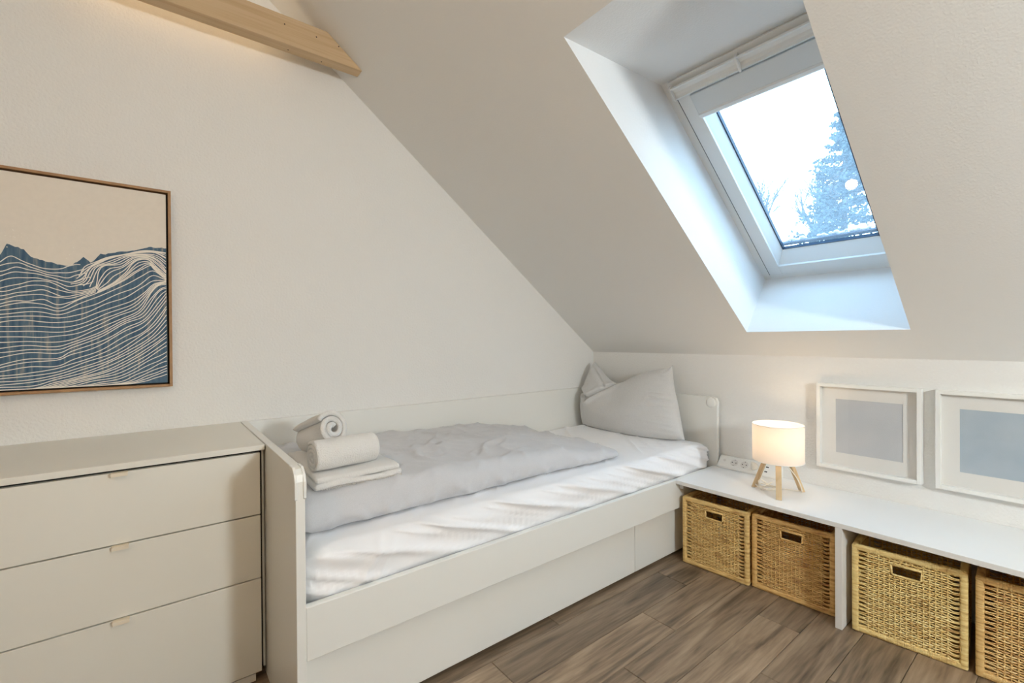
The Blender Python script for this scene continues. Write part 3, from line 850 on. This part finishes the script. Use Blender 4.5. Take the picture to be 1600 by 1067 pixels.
# ------------------------------------------------------------------ bench along the knee wall
bench = empty('wall_bench', (-0.2, -1.9, 0))
def bnb(b, name, mt, **k):
    o_ = Vector(bench.location); b.v = [tuple(Vector(v) - o_) for v in b.v]
    return b.build(name, mt, bench, **k)
NYE = -3.3
b = MB(); b.box(-0.4335, -0.002, NYE, -0.9065, 0.3715, 0.390); bnb(b, 'bench_top', M_bench, bevel=0.0012)
for yy in (-1.5565, -2.262, NYE + 0.022):
    b = MB(); b.box(-0.4325, -0.002, yy - 0.022, yy, 0.0, 0.3715); bnb(b, 'support_panel', M_bench, bevel=0.001)
b = MB(); b.box(-0.405, -0.05, -0.9265, -0.9075, 0.345, 0.3715); bnb(b, 'cleat', M_bench, bevel=0.001)
tag(bench, 'long low white bench shelf fixed along the knee wall over the baskets', 'bench')

# ------------------------------------------------------------------ wicker baskets
def wicker(name, a, c, d):
    M = bpy.data.materials.new(name); M.use_nodes = True
    nt = M.node_tree; bs = nt.nodes['Principled BSDF']; bs.inputs['Roughness'].default_value = 0.5
    tc = nt.nodes.new('ShaderNodeTexCoord'); mp = nt.nodes.new('ShaderNodeMapping'); mp.inputs['Scale'].default_value = (14, 14, 95)
    nt.links.new(tc.outputs['Object'], mp.inputs[0])
    n1 = nt.nodes.new('ShaderNodeTexNoise'); n1.inputs['Scale'].default_value = 1; n1.inputs['Detail'].default_value = 4
    nt.links.new(mp.outputs[0], n1.inputs['Vector'])
    r = nt.nodes.new('ShaderNodeValToRGB')
    r.color_ramp.elements[0].position = 0.30; r.color_ramp.elements[0].color = (*d, 1)
    r.color_ramp.elements[1].position = 0.62; r.color_ramp.elements[1].color = (*a, 1)
    e = r.color_ramp.elements.new(0.45); e.color = (*c, 1)
    nt.links.new(n1.outputs['Fac'], r.inputs[0]); nt.links.new(r.outputs[0], bs.inputs['Base Color'])
    return M
BW, BD, BH = 0.304, 0.33, 0.317
def weave(w, h, hole=None):
    """woven panel in the local XZ plane, outside towards -Y"""
    b = MB(); rows = int(h / 0.0076); ns = 15
    lad = 0.030
    xs_st = [-w / 2 + lad + (w - 2 * lad) * i / (ns - 1) for i in range(ns)]
    for x in xs_st:
        segs = [(0.0, h)]
        if hole and hole[0] - 0.004 < x < hole[1] + 0.004: segs = [(0.0, hole[2]), (hole[3], h)]
        for (z0, z1) in segs: b.tube([(x, 0.0015, z0), (x, 0.0015, z1)], 0.0024, 5, cap=False)
    rnd = random.Random(int(w * 1000))
    ds = xs_st[1] - xs_st[0]
    for r in range(rows):
        z = (r + 0.5) * h / rows
        pz = (r // 2 + 0.5) * 2 * h / rows
        runs = [(-w / 2, w / 2)]
        if hole and hole[2] - 0.003 < z < hole[3] + 0.003: runs = [(-w / 2, hole[0] - 0.001), (hole[1] + 0.001, w / 2)]
        j0 = rnd.uniform(-0.0006, 0.0006)
        hh = 0.0029 * rnd.uniform(0.8, 1.05)
        for (xa, xb) in runs:
            n = max(4, int((xb - xa) / ds * 3))
            vs = []; fs = []
            for i in range(n + 1):
                x = xa + (xb - xa) * i / n
                inl = max(0.0, max((-w / 2 + lad) - x, x - (w / 2 - lad))) / lad
                t = smooth01(min(1, inl * 2.2))
                zz = z * (1 - t) + (pz + (0.0021 if r % 2 else -0.0021)) * t + j0
                if x > w / 2 - lad: zz -= 0.006 * inl * (1 - inl) * 4 * 0.6
                yy = -0.0026 * math.cos(PI * (x - xs_st[0]) / ds + r * PI) * (1 - t)
                hv = hh * (1 - 0.30 * t)
                vs += [(x, yy + 0.0012, zz - hv), (x, yy - 0.0016, zz), (x, yy + 0.0012, zz + hv)]
            for i in range(n):
                a = i * 3
                fs += [(a, a + 3, a + 4, a + 1), (a + 1, a + 4, a + 5, a + 2)]
            b.add(vs, fs)
    return b
def wrapped_bar(p0, p1, ra, rb_, axis_up, pitch=0.0058):
    """cane-wrapped bar with an oblong section"""
    p0, p1 = Vector(p0), Vector(p1); d = (p1 - p0); L = d.length; d.normalize()
    u = Vector(axis_up); v = d.cross(u).normalized()
    n = int(L / pitch) * 4
    vs = []; fs = []; K = 10
    rnd = random.Random(int(L * 9999)); amp = [rnd.uniform(0.03, 0.13) for _ in range(n // 4 + 2)]
    for i in range(n + 1):
        s = i / n
        f = (i % 4) / 4
        k2 = 1 - amp[i // 4] * (1 - math.sin(PI * f)) if f else 1 - amp[i // 4]
        for q in range(K):
            t = 2 * PI * q / K
            ct_, st_ = math.cos(t), math.sin(t)
            ex = 0.6
            a = math.copysign(abs(ct_) ** ex, ct_) * ra * k2; c = math.copysign(abs(st_) ** ex, st_) * rb_ * k2
            vs.append(p0 + d * L * s + u * a + v * c)
    for i in range(n):
        for q in range(K):
            q2 = (q + 1) % K
            fs.append((i * K + q, i * K + q2, (i + 1) * K + q2, (i + 1) * K + q))
    fs += [tuple(range(K)), tuple(n * K + q for q in range(K))]
    return vs, fs
def make_basket(M, Mrim):
    t = empty('wicker_basket')
    RW = 0.0105
    hole = (-0.040, 0.040, 0.227, 0.262)
    ph = BH - 2 * 0.016
    for (nm, w, loc, rz, hl) in (('front_weave', BW - 0.036, (0, 0.006, 0.016), 0, hole), ('back_weave', BW - 0.036, (0, BD - 0.006, 0.016), PI, None),
                                 ('side_weave', BD - 0.036, (-BW / 2 + 0.006, BD / 2, 0.016), -PI / 2, None), ('side_weave', BD - 0.036, (BW / 2 - 0.006, BD / 2, 0.016), PI / 2, None)):
        o = weave(w, ph, hl).build(nm, M, t); o['kind'] = 'stuff'
        o.location = loc; o.rotation_euler = (0, 0, rz)
    for z, nm in ((BH - RW, 'rim'), (RW, 'base_frame')):
        b = MB()
        e = BW / 2 - RW
        for (p, q, up_) in (((-e, RW, z), (e, RW, z), (0, 0, 1)), ((-e, BD - RW, z), (e, BD - RW, z), (0, 0, 1)), ((-e, RW, z), (-e, BD - RW, z), (0, 0, 1)), ((e, RW, z), (e, BD - RW, z), (0, 0, 1))):
            v_, f_ = wrapped_bar(p, q, RW, RW * 0.95, up_); b.add(v_, f_)
        b.build(nm, Mrim, t, smooth=True)
    for (x, y) in ((-1, 0), (1, 0), (-1, 1), (1, 1)):
        xx = x * (BW / 2 - RW); yy = RW if y == 0 else BD - RW
        b = MB(); v_, f_ = wrapped_bar((xx, yy, 0.004), (xx, yy, BH - 0.004), RW, RW, (1, 0, 0), 0.0075); b.add(v_, f_)
        b.build('corner_post', Mrim, t, smooth=True)
    # wrapped edge of the hand hole
    z0, z1 = hole[2] + 0.016, hole[3] + 0.016
    b = MB()
    pts = [(hole[0], z1), (hole[0] + 0.001, z0 + 0.005), (hole[0] + 0.006, z0), (hole[1] - 0.006, z0), (hole[1] - 0.001, z0 + 0.005), (hole[1], z1), (hole[0], z1)]
    b.tube([(x, 0.005, z) for x, z in pts], 0.0036, 7)
    b.build('handle_edge', Mrim, t, smooth=True)
    b = MB(); b.box(-BW / 2 + 0.012, BW / 2 - 0.012, 0.012, BD - 0.012, 0.006, 0.010); b.build('bottom', M, t)
    return t
WK = [wicker('wicker_honey', (0.84, 0.63, 0.28), (0.72, 0.48, 0.18), (0.38, 0.19, 0.065)), wicker('wicker_amber', (0.80, 0.55, 0.23), (0.66, 0.40, 0.14), (0.34, 0.15, 0.06)),
      wicker('wicker_straw', (0.88, 0.72, 0.34), (0.77, 0.57, 0.23), (0.46, 0.27, 0.09)), wicker('wicker_mixed', (0.82, 0.60, 0.27), (0.70, 0.45, 0.17), (0.38, 0.18, 0.065))]
proto = make_basket(WK[0], WK[0])
spots = [((-0.4075, -1.0785), 3.4, 'honey wicker basket with hand hole under the bench beside the bed drawers'),
         ((-0.3765, -1.3868), 3.4, 'reddish wicker basket with hand hole between the paler basket and the bench support'),
         ((-0.3850, -1.7490), 5.6, 'straw yellow wicker basket with hand hole just past the bench support panel'),
         ((-0.3625, -2.0670), 3.6, 'wicker basket under the bench half out of view beside the straw yellow one')]
for i, ((x, y), ang, lab) in enumerate(spots):
    o = proto if i == 0 else copy_tree(proto)
    if i:
        for ch in o.children:
            ch.data = ch.data.copy(); ch.data.materials.clear(); ch.data.materials.append(WK[i])
    o.location = (x, y, 0.0); o.rotation_euler = (0, 0, -PI / 2 - math.radians(ang) * -1)
    tag(o, lab, 'basket', 'wicker storage baskets under the bench')

# ------------------------------------------------------------------ framed prints on the knee wall
def print_mat(name, c1, c2, c3):
    M = mat(name, c1, 0.8, vscale=9, col2=c2)
    return M
def framed(yl, yr, z0, z1, pm_, my0, my1, mz0, mz1, label):
    t = empty('framed_print', (0, (yl + yr) / 2, z0))
    o_ = Vector(t.location)
    def bb(name, mt, lst, parent=t, bevel=0.0):
        b = MB()
        for q in lst: b.box(*q)
        b.v = [tuple(Vector(v) - o_) for v in b.v]
        return b.build(name, mt, parent, bevel=bevel)
    D, Wd = -0.036, 0.015
    for q in ((D, -0.001, yl - Wd, yl, z0, z1), (D, -0.001, yr, yr + Wd, z0, z1), (D, -0.001, yr + Wd, yl - Wd, z0, z0 + Wd), (D, -0.001, yr + Wd, yl - Wd, z1 - Wd, z1)):
        bb('frame_bar', M_plastic, [q], bevel=0.001)
    bb('backing', M_plastic, [(-0.006, -0.001, yr + Wd, yl - Wd, z0 + Wd, z1 - Wd)])
    bb('print', pm_, [(-0.0075, -0.006, my1 - 0.004, my0 + 0.004, mz0 - 0.004, mz1 + 0.004)])
    bb('mount', M_mount, [(-0.0095, -0.0075, my0, yl - Wd, z0 + Wd, z1 - Wd), (-0.0095, -0.0075, yr + Wd, my1, z0 + Wd, z1 - Wd), (-0.0095, -0.0075, my1, my0, z0 + Wd, mz0), (-0.0095, -0.0075, my1, my0, mz1, z1 - Wd)])
    b = MB(); b.add([(-0.030, yl - Wd, z0 + Wd), (-0.030, yr + Wd, z0 + Wd), (-0.030, yr + Wd, z1 - Wd), (-0.030, yl - Wd, z1 - Wd)], [(0, 1, 2, 3)])
    b.v = [tuple(Vector(v) - o_) for v in b.v]
    b.build('glass', M_picglass, t)
    tag(t, label, 'picture', 'white box frames on the knee wall')
M_mount = mat('mount_card', (0.80, 0.79, 0.76), 0.9)
framed(-1.366, -1.7285, 0.487, 0.8645, mat('print_grey', (0.60, 0.61, 0.63), 0.8, vscale=7, col2=(0.54, 0.56, 0.58)), -1.4335, -1.667, 0.558, 0.796, 'white box frame with a plain pale grey print hanging just past the table lamp')
framed(-1.768, -2.131, 0.487, 0.8645, mat('print_blue', (0.47, 0.54, 0.60), 0.8, vscale=9, col2=(0.40, 0.48, 0.55)), -1.833, -2.066, 0.558, 0.796, 'white box frame with a cloudy blue grey print hanging over the bench')

# ------------------------------------------------------------------ table lamp
LX, LY, LZ = -0.247, -1.288, 0.390
lamp = empty('table_lamp', (LX, LY, LZ))
M_shade = bpy.data.materials.new('lamp_shade_fabric'); M_shade.use_nodes = True
nt = M_shade.node_tree; nt.nodes.clear()
out_ = nt.nodes.new('ShaderNodeOutputMaterial'); df = nt.nodes.new('ShaderNodeBsdfDiffuse'); tl = nt.nodes.new('ShaderNodeBsdfTranslucent'); mx = nt.nodes.new('ShaderNodeMixShader')
df.inputs['Color'].default_value = (0.84, 0.80, 0.76, 1); tl.inputs['Color'].default_value = (0.88, 0.80, 0.72, 1); mx.inputs[0].default_value = 0.27
tcn = nt.nodes.new('ShaderNodeTexCoord'); nzz = nt.nodes.new('ShaderNodeTexNoise'); nzz.inputs['Scale'].default_value = 300
bmp = nt.nodes.new('ShaderNodeBump'); bmp.inputs['Strength'].default_value = 0.2; bmp.inputs['Distance'].default_value = 0.0006
nt.links.new(tcn.outputs['Object'], nzz.inputs['Vector']); nt.links.new(nzz.outputs['Fac'], bmp.inputs['Height']); nt.links.new(bmp.outputs[0], df.inputs['Normal'])
nt.links.new(df.outputs[0], mx.inputs[1]); nt.links.new(tl.outputs[0], mx.inputs[2]); nt.links.new(mx.outputs[0], out_.inputs['Surface'])
SR, S0, S1 = 0.1, 0.142, 0.300
b = MB(); b.lathe([(SR, S0), (SR, S1)], (0, 0, 0), 64); shade = b.build('lamp_shade', M_shade, lamp, smooth=True)
for z in (S0, S1):
    b = MB(); b.tube([((SR) * math.cos(t), (SR) * math.sin(t), z) for t in [2 * PI * i / 64 for i in range(65)]], 0.0016, 6, cap=False)
    b.build('shade_ring', M_plastic, shade, smooth=True)
b = MB()
for i in range(3):
    t = 2 * PI * i / 3 + 0.5
    b.tube([(0, 0, 0.165), (SR * math.cos(t), SR * math.sin(t), 0.165)], 0.0015, 5)
b.lathe([(0.0001, 0.145), (0.018, 0.145), (0.018, 0.185), (0.0001, 0.185)], (0, 0, 0), 16)
b.build('socket', M_plastic, lamp, smooth=False)
M_bulb = mat('bulb_glow', (1, 0.9, 0.8), 0.3, emit=(1.0, 0.78, 0.52), estr=6.0)
b = MB(); b.sphere((0, 0, 0.215), 0.024, 10, 1.2); b.build('bulb', M_bulb, lamp, smooth=True)
bl = bpy.data.lights.new('bulb_light', 'POINT'); bl.energy = LAMP_W; bl.color = (1.0, 0.72, 0.44); bl.shadow_soft_size = 0.03
blo = bpy.data.objects.new('bulb_light', bl); COL.objects.link(blo); blo.parent = lamp; blo.location = (0, 0, 0.25)
for (fx, fy) in ((-0.245 - LX, -1.1855 - LY), (-0.342 - LX, -1.329 - LY), (-0.155 - LX, -1.350 - LY)):
    d = Vector((fx, fy, 0)); n_ = d.normalized(); sd_ = Vector((-n_.y, n_.x, 0))
    top = n_ * 0.047 + Vector((0, 0, 0.152)); botp = d
    b = MB(); vs = []
    for (P, wd) in ((botp, 0.0108), (top, 0.0108)):
        for (a, c) in ((-1, -1), (1, -1), (1, 1), (-1, 1)):
            vs.append(P + sd_ * wd * a + n_ * 0.008 * c + Vector((0, 0, 0.0035 * (c > 0) * (P is botp))))
    for v in vs[:4]: v.z = 0.0005
    b.add(vs, [(3, 2, 1, 0), (4, 5, 6, 7)] + [(i, (i + 1) % 4, (i + 1) % 4 + 4, i + 4) for i in range(4)])
    b.build('leg', M_leg, lamp, bevel=0.001)
b = MB(); b.lathe([(0.0001, 0.136), (0.052, 0.136), (0.052, 0.146), (0.0001, 0.146)], (0, 0, 0), 24); b.build('leg_plate', M_leg, lamp)
# cord: down from the socket, looped and bundled on the bench, then to the wall strip
M_cord = mat('cord', (0.86, 0.82, 0.74), 0.4)
pts = []
for i in range(20):
    t = i / 19
    pts.append(Vector((0.012 + 0.07 * t, -0.02 - 0.045 * t - 0.02 * math.sin(t * PI), 0.135 * (1 - t) ** 1.6 + 0.012 * math.sin(t * PI) + 0.003)))
rnd = random.Random(5)
for lp in range(4):
    cx_, cy_ = 0.01 + rnd.uniform(-.01, .01), 0.045 + rnd.uniform(-.012, .012)
    for i in range(14):
        a = 2 * PI * i / 14
        pts.append(Vector((cx_ + (0.055 + 0.008 * rnd.random()) * math.cos(a) * 0.55, cy_ + 0.045 * math.sin(a) * (0.6 + 0.4 * (lp % 2)), 0.004 + 0.004 * lp + 0.012 * abs(math.sin(a)) * (lp % 3))))
for i in range(9):
    t = i / 8
    pts.append(Vector((0.03 + 0.14 * t, 0.06 + 0.1 * t, 0.006 + 0.026 * t)))
sm = []
for i in range(len(pts) - 1):
    for q in range(2): sm.append(pts[i].lerp(pts[i + 1], q / 2))
for _ in range(2): sm = [sm[0]] + [(sm[i - 1] + sm[i] * 2 + sm[i + 1]) / 4 for i in range(1, len(sm) - 1)] + [sm[-1]]
b = MB(); b.tube(sm, 0.0022, 6); b.build('cord', M_cord, lamp, smooth=True)
tag(lamp, 'lit table lamp with white drum shade on three wooden legs standing on the bench', 'lamp')

# ------------------------------------------------------------------ power strip against the wall
ps = empty('power_strip', (-0.03, -1.065, 0.390))
M_sock = mat('socket_well', (0.72, 0.71, 0.68), 0.4)
M_black = mat('black_slot', (0.02, 0.02, 0.02), 0.5)
L0, L1 = 0.152, -0.150
prof = [(-0.034, 0.0005), (-0.034, 0.012), (0.010, 0.056), (0.027, 0.056), (0.027, 0.0005)]
b = MB(); b.prism(prof, (L1, L0), lambda a, c, y: (a, y, c)); body = b.build('housing', M_plastic, ps, bevel=0.002)
fn = Vector((-0.7071, 0, 0.7071)); fu = Vector((0.7071, 0, 0.7071))      # outward and up directions of the sloping face
def on_face(y, u, n): p = Vector((-0.034, y, 0.012)) + fu * u + fn * n; return p
def disc(y, u, r, n, mt, name, parent, seg=20):
    b = MB(); c = on_face(y, u, n)
    ring1 = [c + (Vector((0, 1, 0)) * math.cos(2 * PI * i / seg) + fu * math.sin(2 * PI * i / seg)) * r for i in range(seg)]
    ring0 = [p - fn * (n + 0.001) for p in ring1]
    b.add(ring0 + ring1, [tuple(range(seg, 2 * seg))] + [(i, (i + 1) % seg, seg + (i + 1) % seg, seg + i) for i in range(seg)])
    return b.build(name, mt, parent)
for y in (0.070, 0.018, -0.033):
    s_ = disc(y, 0.031, 0.0195, 0.0008, M_sock, 'socket', ps)
    if y != -0.033:
        for dy in (-0.0095, 0.0095): disc(y + dy, 0.031, 0.0028, 0.0014, M_black, 'pin_hole', s_, 10)
        disc(y, 0.0145, 0.0022, 0.0014, M_black, 'earth_clip', s_, 8); disc(y, 0.0475, 0.0022, 0.0014, M_black, 'earth_clip', s_, 8)
for (y, u) in ((-0.089, 0.044), (-0.089, 0.018)):
    b = MB()
    vs = [on_face(y + a * 0.0065, u + c * 0.003, n) for n in (-0.001, 0.0008) for (a, c) in ((-1, -1), (1, -1), (1, 1), (-1, 1))]
    b.add(vs, [(4, 5, 6, 7)] + [(i, (i + 1) % 4, 4 + (i + 1) % 4, 4 + i) for i in range(4)]); b.build('usb_port', M_black, ps)
disc(0.122, 0.036, 0.007, 0.001, M_sock, 'switch', ps, 16)
b = MB(); c0, c1 = on_face(0.152, 0.02, -0.012), on_face(0.157, 0.02, -0.014)
b.tube([c0, c1, (0.020, 0.1585, 0.006)], 0.0035, 8); b.build('mains_cable', M_plastic, ps, smooth=True)
tag(ps, 'white sloping power strip with round sockets lying against the knee wall', 'power strip')
plug = empty('plug', (-0.03, -1.098, 0.390))
b = MB()
c = on_face(0.0, 0.031, 0.0) ; seg = 18
rings = []
for (r, n) in ((0.018, 0.0015), (0.018, 0.012), (0.015, 0.020), (0.008, 0.034), (0.005, 0.040)):
    rings.append([c + (Vector((0, 1, 0)) * math.cos(2 * PI * i / seg) + fu * math.sin(2 * PI * i / seg)) * r + fn * n for i in range(seg)])
vs = [p for r_ in rings for p in r_]
fs = [(j * seg + i, j * seg + (i + 1) % seg, (j + 1) * seg + (i + 1) % seg, (j + 1) * seg + i) for j in range(4) for i in range(seg)] + [tuple(range(seg)), tuple(4 * seg + i for i in range(seg))]
b.add(vs, fs); b.build('plug_body', M_cord, plug, smooth=True)
tag(plug, 'cream round plug pushed into the third socket of the power strip', 'plug')

# ------------------------------------------------------------------ room lamps outside the view
M_globe = mat('opal_globe', (0.9, 0.9, 0.9), 0.4, emit=(0.90, 0.98, 1.0), estr=GLOBE_E)
M_pend = mat('opal_pendant', (0.9, 0.9, 0.9), 0.4, emit=(1.0, 0.64, 0.32), estr=PENDANT_E)
M_steel = mat('brushed_steel', (0.5, 0.5, 0.5), 0.35)
fl_ = empty('floor_lamp', (-1.42, -3.55, 0))
b = MB(); b.lathe([(0.0001, 0.0), (0.14, 0.0), (0.14, 0.012), (0.0001, 0.02)], (0, 0, 0), 32); b.build('base', M_steel, fl_)
b = MB(); b.tube([(0, 0, 0.015), (0, 0, 1.29)], 0.01, 10); b.build('pole', M_steel, fl_, smooth=True)
b = MB(); b.sphere((0, 0, 1.42), 0.135, 14); b.build('lamp_shade', M_globe, fl_, smooth=True)
tag(fl_, 'floor lamp with a round opal globe standing in the rear of the room', 'lamp')
pn = empty('pendant_lamp', (-3.0, -1.75, zc(-3.0)))
b = MB(); b.tube([(0, 0, 0), (0, 0, -0.16)], 0.003, 8); b.build('cord', M_steel, pn)
b = MB(); b.lathe([(0.0001, -0.001), (0.05, -0.02), (0.05, -0.035), (0.0001, -0.035)], (0, 0, 0), 24); b.build('canopy', M_steel, pn)
b = MB(); b.sphere((0, 0, -0.27), 0.12, 14); b.build('lamp_shade', M_pend, pn, smooth=True)
tag(pn, 'warm opal globe pendant hanging from the opposite roof slope', 'lamp')

# ------------------------------------------------------------------ outdoors, seen through the skylight
GZ = -3.0
b = MB(); b.box(1.5, 90, -60, 70, GZ - 0.2, GZ); b.build('ground', M_snow, kind='structure')
M_bark = mat('bark', (0.06, 0.058, 0.06), 0.9, var=0.2, vscale=6)
M_needle = mat('needles', (0.07, 0.10, 0.11), 0.8, var=0.3, vscale=3)
def conifer(x, y, H, R, seed):
    rnd = random.Random(seed)
    t = empty('conifer_tree', (x, y, GZ))
    b = MB(); b.tube([(0, 0, 0), (0.05, 0.03, H * 0.5), (0, 0, H)], [0.28, 0.16, 0.02], 8); b.build('trunk', M_bark, t, smooth=True)
    b = MB(); bb2 = MB()
    z = H * 0.12
    while z < H - 0.1:
        f = (H - z) / (H * 0.88)
        for q in range(rnd.randint(4, 6)):
            if rnd.random() < 0.12: continue
            a = rnd.uniform(0, 2 * PI)
            Lb = R * (f ** 0.8) * rnd.uniform(0.6, 1.1) + 0.12
            d = Vector((math.cos(a), math.sin(a), 0))
            tip = d * Lb + Vector((0, 0, z + Lb * rnd.uniform(-0.05, 0.28)))
            p0 = Vector((0, 0, z))
            bb2.tube([p0, p0.lerp(tip, 0.5) + Vector((0, 0, -0.04 * Lb)), tip], [0.035 * f + 0.008, 0.02 * f + 0.006, 0.005], 4, cap=False)
            nt_ = int(16 + Lb * 48)
            for i in range(nt_):
                s = rnd.uniform(0.22, 1.0)
                c = p0.lerp(tip, s) + Vector((rnd.gauss(0, 0.11), rnd.gauss(0, 0.11), rnd.gauss(0.02, 0.09))) * (0.5 + 0.6 * Lb / R)
                e1 = Vector((rnd.gauss(0, 1), rnd.gauss(0, 1), rnd.gauss(0.3, 0.7))).normalized() * rnd.uniform(0.09, 0.20)
                e2 = e1.orthogonal().normalized() * rnd.uniform(0.035, 0.065)
                e3 = e1.cross(e2).normalized() * e2.length
                b.add([c, c + e1 * 0.5 + e2, c + e1, c + e1 * 0.5 - e2, c + e1 * 0.5 + e3, c + e1 * 0.5 - e3], [(0, 1, 2, 3), (0, 4, 2, 5)])
        z += rnd.uniform(0.16, 0.30)
    b.build('foliage', M_needle, t)['kind'] = 'stuff'
    bb2.build('branches', M_bark, t)['kind'] = 'stuff'
    return t
def bare_tree(x, y, TL, CL, seed, spread=0.55):
    rnd = random.Random(seed)
    t = empty('bare_tree', (x, y, GZ))
    tr = MB(); br = MB()
    def grow(p, d, L, r, lev):
        n = 4
        pts = [p]; dd = d.copy()
        for i in range(n):
            dd = (dd + Vector((rnd.gauss(0, .10), rnd.gauss(0, .10), 0.03)) * (0.25 if lev == 0 else 1)).normalized()
            pts.append(pts[-1] + dd * L / n)
        (tr if lev == 0 else br).tube(pts, [r * (1 - 0.42 * i / n) for i in range(n + 1)], 6 if lev < 2 else 3, cap=False)
        if lev >= 5: return
        for k2 in range(rnd.randint(2, 4) if lev else 5):
            s = rnd.uniform(0.45, 1.0) if lev else rnd.uniform(0.8, 1.0)
            q = pts[min(n, max(1, int(round(s * n))))]
            side = Vector((rnd.gauss(0, 1), rnd.gauss(0, 1), 0)).normalized()
            nd = (dd + side * rnd.uniform(0.4, 1.0) * spread * 1.3 + Vector((0, 0, 0.15))).normalized()
            grow(q, nd, (CL * 0.42 if lev == 0 else L * rnd.uniform(0.6, 0.8)), r * 0.56, lev + 1)
    grow(Vector((0, 0, 0)), Vector((0, 0, 1)), TL, 0.20, 0)
    tr.build('trunk', M_bark, t, smooth=True)
    br.build('branches', M_bark, t)['kind'] = 'stuff'
    return t
c_ = conifer(19.05, 3.95, 12.95, 3.0, 11)
tag(c_, 'tall dark conifer with shaggy branches rising beyond the skylight', 'tree')
t_ = bare_tree(32.2, 8.4, 11.6, 3.6, 21, 0.5); tag(t_, 'bare branched tree growing in front of the tall conifer', 'tree')
t_ = bare_tree(26.4, 8.2, 9.4, 3.2, 5, 0.42); tag(t_, 'slender bare tree growing nearer than the branched tree', 'tree')
t_ = bare_tree(29.0, 11.6, 10.6, 4.2, 9, 0.5); tag(t_, 'thin leafless tree standing far out alone beyond the skylight corner', 'tree')
